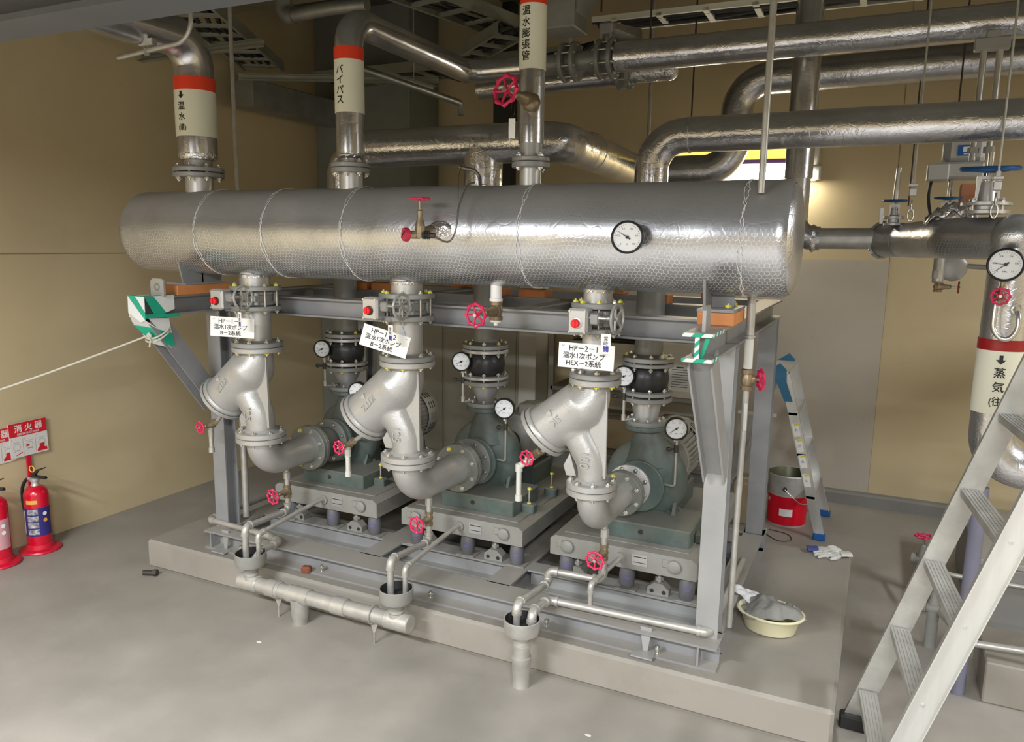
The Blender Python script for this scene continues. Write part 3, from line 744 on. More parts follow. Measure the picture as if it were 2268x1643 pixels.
# ================================================================== DIAL GAUGES
def gauge(name, c, nrm, R, label, stem=None, ang=225, two=False, depth=.04, group=None, caseR=None, mark=''):
    c = V(c); x, y, d = frame_from(nrm); x = V((0, 0, 1)).cross(d).normalized(); y = d.cross(x)
    g = thing(name, label, 'pressure gauge', c, group)
    MB().lathe([(0, -depth), (R*.86, -depth), (R*.95, -depth*.8), (R*.96, -.004), (R, 0), (R, .008), (R*.93, .011), (R*.86, .006), (R*.86, .0)], c, d, 40).build('case', 'gauge_black', g)
    MB().lathe([(0, .0035), (R*.87, .0035), (R*.87, .001)], c, d, 40).build('dial', 'dial_white', g)
    mb = MB(); n = 27
    for i in range(n):
        a = radians(225-270*i/(n-1)); l = .12 if i % 5 == 0 else .06
        p = c+d*.0042+(x*cos(a)+y*sin(a))*R*(.78-l/2); M = Matrix((x*cos(a)+y*sin(a), y*cos(a)-x*sin(a), d)).transposed()
        mb.box(p, (R*l, R*.018, .0006), M=M)
    for k, tx in enumerate(('0', '0.2', '0.4', '0.6', '0.8', '1.0')):
        a = radians(225-54*k); text_flat(mb, tx, R*.15, c+d*.0045+(x*cos(a)+y*sin(a))*R*.56, x, y)
    text_flat(mb, mark or 'MPa', R*.15, c+d*.0045-y*R*.42, x, y)
    mb.build('scale_marks', 'ink', g)
    mb = MB(); a = radians(ang); ux = x*cos(a)+y*sin(a); uy = y*cos(a)-x*sin(a)
    mb.prism([(-.22, -.05), (-.1, -.035), (.7, -.006), (.7, .006), (-.1, .035), (-.22, .05)], d*.001, c+d*.006, ux*R, uy*R)
    mb.lathe([(R*.1, .005), (R*.1, .009), (0, .0095)], c, d, 16)
    mb.build('needle', 'ink', g)
    if two:
        a = radians(two); ux = x*cos(a)+y*sin(a); uy = y*cos(a)-x*sin(a)
        MB().prism([(-.15, -.02), (.7, -.005), (.7, .005), (-.15, .02)], d*.0008, c+d*.0052, ux*R, uy*R).build('needle', 'ink', g)
    MB().lathe([(0, .0095), (R*.86, .0095), (R*.86, .0085)], c, d, 40).build('glass', 'glass_clear', g)
    if stem: stem(g, c, x, y, d)
    return g
CAMX = V((1.911, -2.921, 1.842))
def hstem(g, c, x, y, d):
    MB().cyl(c-d*.035, c-d*.075, .012, 12).build('stem', 'brass', g)
gauge('thermometer_gauge', (1.092, -.262, 1.868), (.12, -1, 0), .058, 'round white dial gauge with black rim on the right half of the header tank', hstem, ang=148, mark='C')

# ================================================================== THE THREE SUCTION LINES (y = 0 plane)
LN = ('left', 'middle', 'right')
YB = lambda k: (lambda i: k if i in (1, 2, 4, 6, 7) else 0)
ZT, ZBT = 1.312, .851
def valve_set(i):
    x, r, rf = LX[i], RN[i], RFL[i]; dx = (-.01, 0., .062)[i]
    t = thing('butterfly_valve', 'grey butterfly valve with red-buttoned gearbox under the header, %s line' % ('left-hand' if i == 0 else 'middle' if i == 1 else 'right-hand'), 'valve', (x, 0, 1.55))
    flange(t, (x, 0, 1.592), (0, 0, 1), rf, .022, name='upper_flange')
    flange(t, (x, 0, 1.516), (0, 0, -1), rf, .022, name='lower_flange')
    mb = MB(); mb.lathe([(0, 0), (rf*.66, 0), (rf*.72, .006), (rf*.72, .018), (rf*.64, .024), (rf*.64, .052), (rf*.72, .058), (rf*.72, .070), (rf*.66, .076), (0, .076)], (x, 0, 1.516), (0, 0, 1), 40)
    for a in (0, 90, 180, 270):
        q = V((cos(radians(a+45)), sin(radians(a+45)), 0)); mb.cyl(V((x, 0, 1.525))+q*rf*.74, V((x, 0, 1.583))+q*rf*.74, .016, 12)
    mb.box((x+rf*.45, -rf*.62, 1.555), (.05, .03, .03), bev=.004)
    mb.build('body', 'grey_flange', t)
    bolt_ring(t, (x, 0, 1.554), (0, 0, 1), rf*.84, 8, .12, .0105, lambda k: 1 if k != 3 else 0)
    # neck + gearbox on the camera side
    gy = -.135; gx = x-.085+dx; gz = 1.565
    mb = MB(); mb.cyl((gx+.05, gy+.02, 1.555), (gx+.075, -.05, 1.555), .02, 16); mb.box((gx+.06, gy+.01, 1.56), (.04, .05, .045), bev=.006); mb.build('neck', 'grey_flange', t)
    MB().box((gx, gy, gz-.015), (.082, .066, .1), bev=.009).build('gearbox', 'silver_smooth', t)
    for sx in (-.031, .031):
        for sz in (-.04, .04): MB().cyl((gx+sx, gy-.031, gz-.015+sz), (gx+sx, gy-.036, gz-.015+sz), .0045, 8).build('screw', 'steel_bolt', t)
    mb = MB(); mb.lathe([(.021, 0), (.021, .003), (.018, .004), (0, .004)], (gx, gy-.032, gz-.022), (0, -1, 0), 24); mb.build('indicator_plate', 'gauge_black' if i < 2 else 'silver_smooth', t)
    mb = MB(); mb.cyl((gx-.004, gy-.034, gz-.022), (gx-.004, gy-.05, gz-.022), .0165, 24, ch=.002); mb.box((gx-.004, gy-.052, gz-.022), (.006, .006, .026), bev=.001); mb.build('red_button', 'red_button', t)
    MB().cyl((gx+.035, gy-.005, gz), (gx+.155, gy-.005, gz), .007, 12).build('shaft', 'steel_bolt', t)
    mb = MB(); handwheel(mb, (gx+.15, gy-.005, gz), (1, -.12, 0), .054, .0062, 5, .2, 0, dish=.12); mb.build('handwheel', 'valve_handwheel', t)
    # spool below
    s = thing('pipe_spool', ('short silver flanged pipe spool under the %s butterfly valve' % LN[i]), 'pipe spool', (x, 0, ZT))
    MB().cyl((x, 0, ZT+.02), (x, 0, 1.497), r, 40).build('pipe', 'silver_smooth', s)
    MB().lathe([(0, 0), (rf-.003, 0), (rf, .003), (rf, .02), (rf-.003, .023), (r+.012, .023), (r+.003, .032), (0, .032)], (x, 0, ZT+.0005), (0, 0, 1), 44).build('flange', 'grey_flange', s)
    MB().cyl((x, 0, ZT-.002), (x, 0, ZT+.0005), rf*.8, 40).build('gasket', 'dark_gasket', s)
    return t
for i in range(3): valve_set(i)

def strainer(i, name_txt, size_txt):
    x, r, rf = LX[i], RN[i]*1.02, RFL[i]; s = rf/.125; yz = .0
    t = thing('y_strainer', '%s silver Y-strainer cast %s, below the %s name plate' % (('left', 'middle', 'right')[i], size_txt, ('HP-1-1', 'HP-1-2', 'HP-2-1')[i]), 'strainer', (x, 0, ZBT))
    c = lambda a, b, z: (x+a, b, z)
    k = .92 if i == 2 else 1.
    bd = V((-.72, -.05, -.69)).normalized(); P0 = V(c(-.235*k, 0, 1.025+.04*(i == 2)))      # cover centre
    mb = MB()
    # diagonal barrel from the top neck to the cover
    a = arcpath([c(0, 0, 1.300), c(0, 0, 1.232), P0-bd*.0], .15, 10)
    n = len(a); mb.tube(a, [r+ (.112*k-r)*min(1, max(0, (j-2)/(n-5))) for j in range(n)], 32)
    # outlet leg
    b = arcpath([c(0, 0, .862), c(0, 0, .955), c(-.10, 0, 1.13), P0+V((.08, 0, .09))], [.16, .12], 8)
    m = len(b); mb.tube(b, [r*1.0+.012*min(1, j/(m-1)) for j in range(m)], 32)
    mb.sphere(c(-.105*k, 0, 1.10), .09*k, 24, 16)
    o = mb.build('body', 'silver_paint', t)
    rm = o.modifiers.new('r', 'REMESH'); rm.mode = 'VOXEL'; rm.voxel_size = .0055; rm.use_smooth_shade = True
    sm = o.modifiers.new('s', 'SMOOTH'); sm.factor = .6; sm.iterations = 9
    bake(o); o.data.polygons.foreach_set('use_smooth', [True]*len(o.data.polygons))
    # flat web on the right-hand side
    MB().prism([(r*.35, 1.268), (r*1.04, 1.262), (r*1.12, .9), (r*.98, .9), (-.01, 1.1)], (0, .012, 0), (x, -.006-.02, 0), (1, 0, 0), (0, 0, 1)).build('web', 'silver_paint', t)
    MB().lathe([(0, 0), (rf-.003, 0), (rf, .003), (rf, .021), (rf-.003, .024), (r+.014, .024), (r+.003, .034), (0, .034)], (x, 0, ZT-.002), (0, 0, -1), 44).build('inlet_flange', 'silver_paint', t)
    MB().lathe([(0, 0), (rf-.003, 0), (rf, .003), (rf, .023), (rf-.003, .026), (r+.014, .026), (r+.003, .038), (0, .038)], (x, 0, ZBT), (0, 0, 1), 44).build('outlet_flange', 'silver_paint', t)
    R = .129*k
    MB().lathe([(0, -.02), (R*.93, -.02), (R*.98, -.012), (R*.98, .0), (R*1.03, .001), (R*1.03, .018), (R*.98, .022), (R*.82, .024), (R*.78, .032), (0, .036)], P0, bd, 44).build('cover', 'silver_paint', t)
    MB().lathe([(R*.99, -.0015), (R*1.0, .0), (R*.99, .0015)], P0, bd, 44).build('gasket', 'dark_gasket', t)
    # lug webs
    mb = MB()
    xx, yy, dd = frame_from(bd)
    mb.prism([(-.035, .89), (-.085*k, .89), (-.10*k, .93), (-.065, .985)], (0, .03, 0), (x-.03, -.015, 0), (1, 0, 0), (0, 0, 1)); mb.build('lug', 'silver_paint', t)
    bolt_ring(t, (x, 0, ZT), (0, 0, 1), rf*.84, 8, .047, .0115, lambda q: 2 if q not in (6,) else 0)
    bolt_ring(t, (x, 0, ZBT), (0, 0, 1), rf*.84, 8, .05, .0115, lambda q: 2 if q in (4, 5, 7) else 0)
    # cast marks : nominal size on the outlet leg, maker's letters on the barrel, triangle
    mb = MB(); text_flat(mb, size_txt, .056, (x-.012+.0, -r-.0065, .975), (0, 0, -1), (1, 0, 0), bold=.001, ext=.0025, sx=.9)
    mb.build('cast_size_mark', 'silver_paint', t)
    mb = MB(); u = V((-.69, 0, -.72)).normalized(); vv = V((-.72, 0, .69)).normalized()
    ctr = V((x-.14*k, -.112*k, 1.115 if i < 2 else 1.135))
    text_flat(mb, 'KITZ' if i < 2 else '5K', .042, ctr, u, V((.72, 0, -.69)), bold=.001, ext=.004)
    mb.prism([(-.014, -.01), (.014, -.01), (0, .016)], (0, -.008, 0), ctr+vv*.04+V((0, .010, 0)), (1, 0, 0), (0, 0, 1))
    mb.build('cast_maker_mark', 'silver_paint', t)
    return t, P0, bd
STR = [strainer(0, '', '125'), strainer(1, '', '125'), strainer(2, '', '100')]

# red handwheel gate valve : body at c, stem towards d, flow along f
def gate_valve(name, label, c, stem, flow, R=.03, L=.04, S=.058, wheel='red_wheel', bodym='brass', cat='valve', body_r=.017):
    c = V(c); stem = V(stem).normalized(); flow = V(flow).normalized()
    t = thing(name, label, cat, c)
    mb = MB(); mb.lathe([(0, -L), (body_r*1.1, -L), (body_r*1.1, -L*.6), (body_r*.85, -L*.55), (body_r*1.15, 0), (body_r*.85, L*.55), (body_r*1.1, L*.6), (body_r*1.1, L), (0, L)], c, flow, 8 if body_r < .02 else 16)
    mb.lathe([(body_r*.95, 0), (body_r*.95, body_r*1.2), (body_r*.75, body_r*1.5), (body_r*.6, S*.6), (body_r*.32, S*.65), (0, S*.65)], c, stem, 16)
    mb.build('body', bodym, t)
    MB().cyl(c+stem*S*.6, c+stem*(S+.006), body_r*.28, 8).build('spindle', 'steel_bolt', t)
    mb = MB(); handwheel(mb, c+stem*S, stem, R, R*.125, 6 if R < .04 else 5, .22, 8, dish=.12); mb.build('handwheel', wheel, t)
    MB().lathe([(R*.2, 0), (R*.2, R*.14), (0, R*.14)], c+stem*(S+R*.09), stem, 6).build('wheel_nut', 'steel_bolt', t)
    return t

# blow-off valves on the strainer covers, with tail pipes
for i, (t, P0, bd) in enumerate(STR):
    x = LX[i]; k = .92 if i == 2 else 1
    a = P0+bd*.03+V((.035, -.03, -.055))
    wheelc = (V((-1.209, -.1, .878)), V((-.322, -.1, .887)), V((.642, -.1, .968)))[i]
    vc = wheelc+V((.018, .068, .0))
    mb = MB(); pth = arcpath([a-bd*.015, a+bd*.02, vc+V((.02, .012, .018)), vc], .01, 4)
    mb.tube(pth, .0105, 12); 
    mb.build('blow_off_nipple', 'galvanized', t)
    lab = ('small red-wheeled blow-off valve on the %s strainer cover' % LN[i])
    gate_valve('drain_valve', lab, vc, (-.12, -1, -.02), (.75, -.2, .6), .0295, .034, .075)
    mb = MB(); e0 = vc+V((-.008, -.006, -.012))
    low = ((.0, -.015, -.145), (.008, -.03, -.15), (-.062, -.035, -.205))[i]
    e2 = vc+V(low); e1 = V((e2.x, e2.y, vc.z-(.035, .03, .055)[i]))
    mb.tube(arcpath([e0, e1, e2], .012, 5), .0115, 14); mb.cyl(e1+V((0, 0, .012)), e1-V((0, 0, .022)), .0155, 14); mb.cyl(e2, e2+V((0, 0, .026)), .015, 14)
    mb.tube(arcpath([e0, e1, e1-V((0, 0, .01))], .012, 5), .0145, 12)
    mb.build('drain_pipe', 'white_pipe' if i else 'galvanized', None, label='short %s tail pipe below the blow-off valve of the %s strainer' % (('galvanised', 'white', 'white crooked')[i], LN[i]), cat='pipe')

# elbows, flexible joints, pumps ----------------------------------------------------
ZS, YP = .70, .555
DXP = (.02, .05, .04); DXE = (0., .03, .0); YEL = (.345, .40, .40)
for i in range(3):
    x, r, rf = LX[i], RN[i]*1.08, RFL[i]; xe = x+DXE[i]; YE = YEL[i]
    e = thing('suction_elbow', 'silver flanged elbow turning from the %s strainer to its pump' % LN[i], 'pipe elbow', (x, .15, ZS-r))
    p = arcpath([(x, 0, ZBT-.02), (x, 0, ZS), (xe, YE, ZS)], .125, 16)
    MB().tube(p, r, 36).build('body', 'silver_paint', e)
    MB().torus((x, 0, ZS+.165-.045) if 0 else p[2], (p[3]-p[2]), r, .0025, 36, 6).build('weld_seam', 'silver_paint', e) if i == 2 else None
    MB().lathe([(0, 0), (rf-.003, 0), (rf, .003), (rf, .022), (rf-.003, .025), (r+.01, .025), (r, .036), (0, .036)], (x, 0, ZBT-.0025), (0, 0, -1), 44).build('flange', 'silver_paint', e)
    MB().lathe([(0, 0), (rf-.003, 0), (rf, .003), (rf, .022), (rf-.003, .025), (r+.01, .025), (r, .036), (0, .036)], (xe, YE+.022, ZS), (0, -1, 0), 44).build('flange', 'dusty_flange', e)
    MB().cyl((x, 0, ZBT-.0025), (x, 0, ZBT), rf*.9, 36).build('gasket', 'dark_gasket', e)
    bolt_ring(e, (xe, YE+.024, ZS), (0, 1, 0), rf*.84, 8, .052, .0115, lambda k: 2 if k in (1, 6) else 0)
    j = thing('flexible_joint', 'dusty grey rubber joint between the %s elbow and pump' % LN[i], 'flexible joint', (xe, YE+.1, ZS-rf))
    MB().lathe([(0, 0), (rf-.003, 0), (rf, .003), (rf, .022), (rf-.003, .025), (0, .025)], (xe, YE+.024, ZS), (0, 1, 0), 44).build('flange', 'dusty_flange', j)
    MB().lathe([(0, 0), (rf-.003, 0), (rf, .003), (rf, .018), (rf-.003, .02), (0, .02)], (xe, YP-.001, ZS), (0, -1, 0), 44).build('flange', 'dusty_flange' if i < 2 else 'silver_paint', j)
    MB().lathe([(r*1.0, 0), (r*1.1, .01), (r*1.16, .03), (r*1.16, YP-YE-.09), (r*1.1, YP-YE-.07), (r, YP-YE-.057)], (xe, YE+.04, ZS), (0, 1, 0), 40).build('bellows', 'dusty_rubber', j)
    bolt_ring(j, (xe, YP, ZS), (0, 1, 0), rf*.84, 8, .045, .0115, 0)

def pump(x, name, label):
    """end suction pump, bearing frame, foot; x is the shaft line"""
    t = thing(name, label, 'pump', (x, .72, .47)); T = 'teal_paint'
    mb = MB()
    mb.lathe([(0, 0), (.122, 0), (.125, .003), (.125, .022), (.122, .026), (.085, .028), (.078, .045), (.10, .075), (.15, .09), (.185, .105), (.20, .13), (.205, .155), (.20, .18), (.185, .2), (.15, .21), (0, .215)], (x, YP, ZS), (0, 1, 0), 56)
    # discharge neck flaring from the volute
    mb.tube([(x+.005, .718, ZS+.08), (x, .718, ZS+.17), (x-.01, .717, ZS+.235), (x-.015, .715, ZS+.265), (x-.02, .715, .972)], [.13, .098, .062, .052, .052], 32)
    mb.lathe([(0, 0), (.098, 0), (.1, .003), (.1, .02), (.098, .022), (.06, .024), (0, .024)], (x-.02, .715, .972), (0, 0, -1), 40)
    o = mb.build('volute_casing', T, t)
    mb = MB(); mb.lathe([(.16, 0), (.165, .01), (.165, .03), (.12, .04), (.085, .055), (.07, .08), (.07, .1), (.08, .105), (.08, .12), (0, .12)], (x, .765, ZS), (0, 1, 0), 36); mb.build('bearing_frame', T, t)
    mb = MB(); fx = x+.075
    mb.box((fx, .60, .515), (.42, .32, .085), bev=.006)
    mb.build('foot', T, t)
    mb = MB()
    mb.prism([(-.1, 0), (.12, 0), (.07, .09), (-.04, .09)], (0, .02, 0), (x+.02, .66, .556), (1, 0, 0), (0, 0, 1))
    for sx in (-.13, .13): mb.prism([(-.09, 0), (.1, 0), (.02, .12), (-.02, .14)], (.016, 0, 0), (x+sx+.02, .72, .556), (0, 1, 0), (0, 0, 1))
    mb.prism([(0, 0), (.1, 0), (-.02, .17), (-.05, .17)], (0, .018, 0), (x+.08, .70, .556), (1, 0, 0), (0, 0, 1))
    mb.build('support_web', T, t)
    MB().cyl((fx-.02, .4395, .52), (fx-.02, .437, .52), .012, 16).build('tapped_hole', 'dark_gasket', t)
    MB().box((x+.02, .87, .53), (.16, .03, .12), bev=.004).build('rear_foot', T, t)
    for px_, py_ in ((fx+.245, .56), (fx+.245, .86)):
        MB().box((px_, py_, .495), (.07, .05, .05), bev=.006).build('anchor_lug', T, t)
        bolt(t, (px_, py_, .56), (0, 0, 1), .07, .011, 3)
    bolt_ring(t, (x-.02, .715, .98), (0, 0, 1), .084, 8, .04, .009, lambda k: 2 if k == 4 else 0)
    # suction gauge connection
    mb = MB(); mb.tube(arcpath([(x+.05, .60, ZS+.02), (x+.17, .58, ZS+.02), (x+.17, .58, .955)], .012, 5), .006, 10); mb.build('gauge_pipe', 'galvanized', t)
    mb = MB(); mb.cyl((x+.17, .58, .885), (x+.17, .58, .92), .011, 12); mb.cyl((x+.17, .58, .9), (x+.14, .565, .9), .006, 8); mb.sphere((x+.138, .564, .9), .012, 12, 8); mb.build('gauge_cock', 'wire_dark', t)
    mb = MB(); mb.tube(arcpath([(x-.065, .68, 1.0), (x-.105, .62, 1.0), (x-.105, .62, 1.17)], .012, 5), .0075, 10); mb.cyl((x-.105, .62, 1.0), (x-.105, .62, 1.03), .011, 10); mb.build('gauge_pipe', 'galvanized', t)
    mb = MB(); mb.cyl((x-.105, .62, 1.10), (x-.105, .62, 1.135), .011, 12); mb.cyl((x-.105, .62, 1.118), (x-.14, .6, 1.12), .006, 8); mb.sphere((x-.142, .599, 1.12), .012, 12, 8); mb.build('gauge_cock', 'wire_dark', t)
    return t
P1 = pump(LX[0]+DXP[0], 'pump', 'teal end-suction pump at the left under the frame')
copy_thing(P1, (LX[1]+DXP[1]-LX[0]-DXP[0], 0, 0), 'teal end-suction pump in the middle of the three')
copy_thing(P1, (LX[2]+DXP[2]-LX[0]-DXP[0], 0, 0), 'teal end-suction pump at the right, nearest the tub')
for i in range(3):
    xs = LX[i]+DXP[i]
    bst = lambda R: (lambda g, c, x, y, d: MB().cyl(c-d*.018-V((0, 0, R*.85)), c-d*.018-V((0, 0, R+.012)), .009, 8).build('stem', 'steel_bolt', g))
    gauge('pressure_gauge', (xs-.105, .60, 1.22), (.22, -1, 0), .052, 'black-rimmed dial gauge beside the black rubber joint of the %s pump' % LN[i], bst(.052), ang=205)
    gauge('pressure_gauge', (xs+.17, .56, 1.003), (.30, -1, .0), .054, 'black-rimmed dial gauge on a thin pipe above the %s teal pump' % LN[i], bst(.054), ang=215)

def motor(x, label):
    R, y0, y1, z = .148, .90, 1.38, .735
    t = thing('motor', label, 'motor', (x, 1.2, .47)); M_ = 'motor_grey'
    MB().lathe([(0, 0), (.05, 0), (.06, .02), (R*.93, .05), (R, .06), (R, .32), (0, .32)], (x, y0, z), (0, 1, 0), 48).build('housing', M_, t)
    mb = MB()
    for k in range(40):
        a = 2*pi*k/40
        if abs(sin(a/2-pi*.75)) > .97: continue
        q = V((cos(a), 0, sin(a))); n_ = V((-sin(a), 0, cos(a)))
        mb.prism([(0, .07), (0, .31), (.018, .30), (.018, .08)], n_*.004, V((x, y0, z))+q*(R-.003)-n_*.002, q, (0, 1, 0))
    mb.build('cooling_fins', M_, t)
    mb = MB(); mb.lathe([(R*1.08, 0), (R*1.1, .005), (R*1.1, .11), (R*1.0, .14), (R*.4, .15), (0, .15)], (x, y0+.31, z), (0, 1, 0), 48); mb.build('fan_cover', M_, t)
    mb = MB()
    for k in range(9):
        a = radians(200+k*40) if 0 else 2*pi*k/9
    for k in range(14):
        a = 2*pi*k/14; q = V((cos(a), 0, sin(a))); n_ = V((-sin(a), 0, cos(a)))
        for u in (.03, .055, .08): mb.box(V((x, y0+.31+u, z))+q*(R*1.1), (.001*2, .007, .042), M=Matrix((q, V((0, 1, 0)), n_)).transposed())
    mb.build('vent_slots', 'dark_gasket', t)
    MB().lathe([(R*.8, 0), (R*1.02, .005), (R*1.05, .02), (R*1.02, .035), (R*.9, .04)], (x, y0+.035, z), (0, 1, 0), 48).build('end_shield', M_, t)
    MB().box((x+.06, y0+.16, z+R+.02), (.11, .12, .07), bev=.008).build('terminal_box', M_, t)
    MB().box((x, y0+.19, .53), (.26, .26, .12), bev=.01).build('feet', 'teal_paint', t)
    mb = MB(); mb.torus((x-.03, y0+.09, z+R+.03), (0, 1, 0), .017, .0045, 20, 6); mb.cyl((x-.03, y0+.09, z+R-.01), (x-.03, y0+.09, z+R+.014), .007, 8); mb.build('eye_bolt', M_, t)
    mb = MB()
    mb.cyl((x, y0-.015, z), (x, y0+.03, z), .06, 28); mb.build('coupling', 'wire_dark', t)
    return t
m1 = motor(LX[0]+.10, 'grey finned electric motor behind the left pump')
copy_thing(m1, (LX[1]-LX[0]-.01, 0, 0), 'grey finned electric motor behind the middle pump')
copy_thing(m1, (LX[2]-LX[0]-.06, 0, 0), 'grey finned electric motor behind the right pump')

BX = (-.77, .088, .935)
def inertia_base(x, label):
    t = thing('inertia_base', label, 'machine base', (x, .87, .37))
    mb = MB(); mb.prism([(-.35, .375), (.35, .375), (.35, .455), (.325, .472), (-.325, .472), (-.35, .455)], (0, 1.06, 0), (x, .335, 0), (1, 0, 0), (0, 0, 1)); mb.build('tray', 'base_grey', t)
    MB().box((x, .87, .4745), (.60, .96, .005), bev=.002).build('grout_top', 'base_grey', t)
    mb = MB(); mb.box((x+.09, .3335, .425), (.07, .003, .05)); mb.build('name_plate', 'silver_smooth', t)
    mb = MB(); mb.box((x+.09, .3318, .441), (.06, .0008, .004)); mb.box((x+.09, .3318, .415), (.06, .0008, .003)); mb.build('plate_lines', 'ink', t)
    for dx in (-.26, .25):
        mb = MB(); mb.lathe([(0, 0), (.026, 0), (.03, .004), (.03, .014), (.02, .02), (.012, .022), (0, .022)], (x+dx, .334, .428), (0, -1, 0), 24); mb.build('lifting_boss', 'base_grey', t)
        MB().box((x+dx-.04, .331, .435), (.03, .01, .035), bev=.003).build('boss_tab', 'base_grey', t)
    MB().lathe([(0, 0), (.024, 0), (.024, .012), (0, .012)], (x, .336, .425), (0, -1, 0), 20).build('drain_boss', 'base_grey', t)
    return t
def isolator(x, y, label, g):
    t = thing('vibration_isolator', label, 'vibration isolator', (x, y, .259), g)
    MB().box((x, y, .2625), (.105, .075, .007), bev=.002).build('base_plate', 'base_grey', t)
    MB().lathe([(0, 0), (.03, 0), (.033, .006), (.036, .03), (.037, .06), (.034, .085), (.03, .1), (0, .109)], (x, y, .266), (0, 0, 1), 28).build('spring_pot', 'spring_unit', t)
    mb = MB(); mb.lathe([(.0375, 0), (.0375, .028)], (x, y, .306), (0, 0, 1), 28)
    m_ = []
    vs, fs = [], []
    ce = (x+.0385*cos(radians(-75)), y+.0385*sin(radians(-75)), .322); vs.append(ce)
    for k in range(20):
        a = radians(-75)+.38*cos(2*pi*k/20); vs.append((x+.0385*cos(a), y+.0385*sin(a), .322+.009*sin(2*pi*k/20)))
    for k in range(20): fs.append((0, 1+k, 1+(k+1) % 20))
    MB().add(vs, fs).build('oval_label', 'spring_label', t)
    return t
def stopper(x, y, label, g):
    t = thing('seismic_stopper', label, 'stopper', (x, y, .259), g)
    mb = MB(); mb.prism([(-.05, 0), (.05, 0), (.05, .03), (.02, .055), (-.02, .055), (-.05, .03)], (0, .05, 0), (x, y-.025, .259), (1, 0, 0), (0, 0, 1)); mb.build('block', 'base_grey', t)
    mb = MB(); mb.cyl((x, y, .31), (x, y, .374), .009, 10); mb.cyl((x, y, .322), (x, y, .336), .02, 6); mb.cyl((x, y, .35), (x, y, .362), .02, 6); mb.build('stud', 'galvanized', t)
    mb = MB()
    for sx in (-.028, .028): mb.cyl((x+sx, y-.0252, .275), (x+sx, y-.0262, .275), .01, 12)
    mb.build('hole', 'dark_gasket', t)
    return t
bs = iso = stp = None
for i, nm in enumerate(('left', 'middle', 'right')):
    if bs is None:
        bs = inertia_base(BX[0], 'dusty grey inertia base under the left pump'); iso = isolator(BX[0]+.02, .385, 'small grey spring isolator with blue label under a pump base', 'spring isolators under the pump bases'); stp = stopper(BX[0]+.17, .40, 'grey stopper block with stud under a pump base', 'stoppers under the pump bases')
        rest = [(.30, .385), (-.28, .385), (.29, 1.3), (-.28, 1.3)]; rs_ = [(.17, .40), (-.23, .40)]
        for dx, y in rest: copy_thing(iso, (dx-.02, y-.385, 0), iso['label'])
        copy_thing(stp, (-.23-.17, 0, 0), stp['label'])
    else:
        s = BX[i]-BX[0]
        copy_thing(bs, (s, 0, 0), 'dusty grey inertia base under the %s pump' % nm)
        for dx, y in [(.02, .385)]+rest: copy_thing(iso, (s+dx-.02, y-.385, 0), iso['label'])
        for dx in (.17, -.23): copy_thing(stp, (s+dx-.17, 0, 0), stp['label'])

# discharge side : reducer, black rubber joint, grey riser
for i in range(3):
    x = LX[i]+DXP[i]-.02; y = .715; big = .062 if i < 2 else .06
    t = thing('flanged_reducer', 'short %s flanged reducer on top of the %s pump' % ('grey conical' if i < 2 else 'pale grey', LN[i]), 'reducer', (x, y, .974))
    r0 = .045 if i < 2 else .058
    MB().lathe([(r0, 0), (r0+.002, .02), (.078 if i < 2 else .072, .085), (.08 if i < 2 else .073, .12)], (x, y, .99), (0, 0, 1), 36).build('cone', 'silver_smooth' if i == 2 else 'grey_bare', t)
    MB().lathe([(0, 0), (.098, 0), (.1, .003), (.1, .02), (.098, .022), (0, .022)], (x, y, .974), (0, 0, 1), 40).build('flange', 'grey_flange', t)
    MB().lathe([(0, 0), (.121, 0), (.124, .003), (.124, .02), (.121, .022), (0, .022)], (x, y, 1.115), (0, 0, -1), 40).build('flange', 'grey_flange', t)
    bolt_ring(t, (x, y, 1.121), (0, 0, 1), .104, 8, .055, .0105, YB(2))
    t = thing('rubber_joint', 'black rubber joint between flanges above the %s pump' % LN[i], 'rubber joint', (x, y, 1.119))
    MB().lathe([(.07, 0), (.078, .012), (.098, .035), (.104, .075), (.098, .115), (.078, .138), (.07, .15)], (x, y, 1.128), (0, 0, 1), 40).build('bellows', 'rubber_black', t)
    for z_, s_ in ((1.124, 1), (1.283, -1)):
        MB().lathe([(0, 0), (.121, 0), (.124, .003), (.124, .016), (.121, .018), (0, .018)], (x, y, z_), (0, 0, s_), 40).build('flange', 'silver_smooth' if i < 2 else 'grey_flange', t)
    bolt_ring(t, (x, y, 1.286), (0, 0, 1), .104, 8, .055, .0105, lambda k: 1 if k % 3 == 0 else 0)
    t = thing('riser_pipe', 'grey bare riser pipe rising through the top of the frame from the %s pump' % LN[i], 'pipe', (x, y, 1.29))
    MB().cyl((x, y, 1.30), (x, y, 1.80), .068, 36).build('pipe', 'grey_flange', t)
    MB().lathe([(0, 0), (.121, 0), (.124, .003), (.124, .02), (.121, .022), (.09, .022), (.07, .035), (0, .035)], (x, y, 1.288), (0, 0, 1), 40).build('flange', 'grey_flange', t)

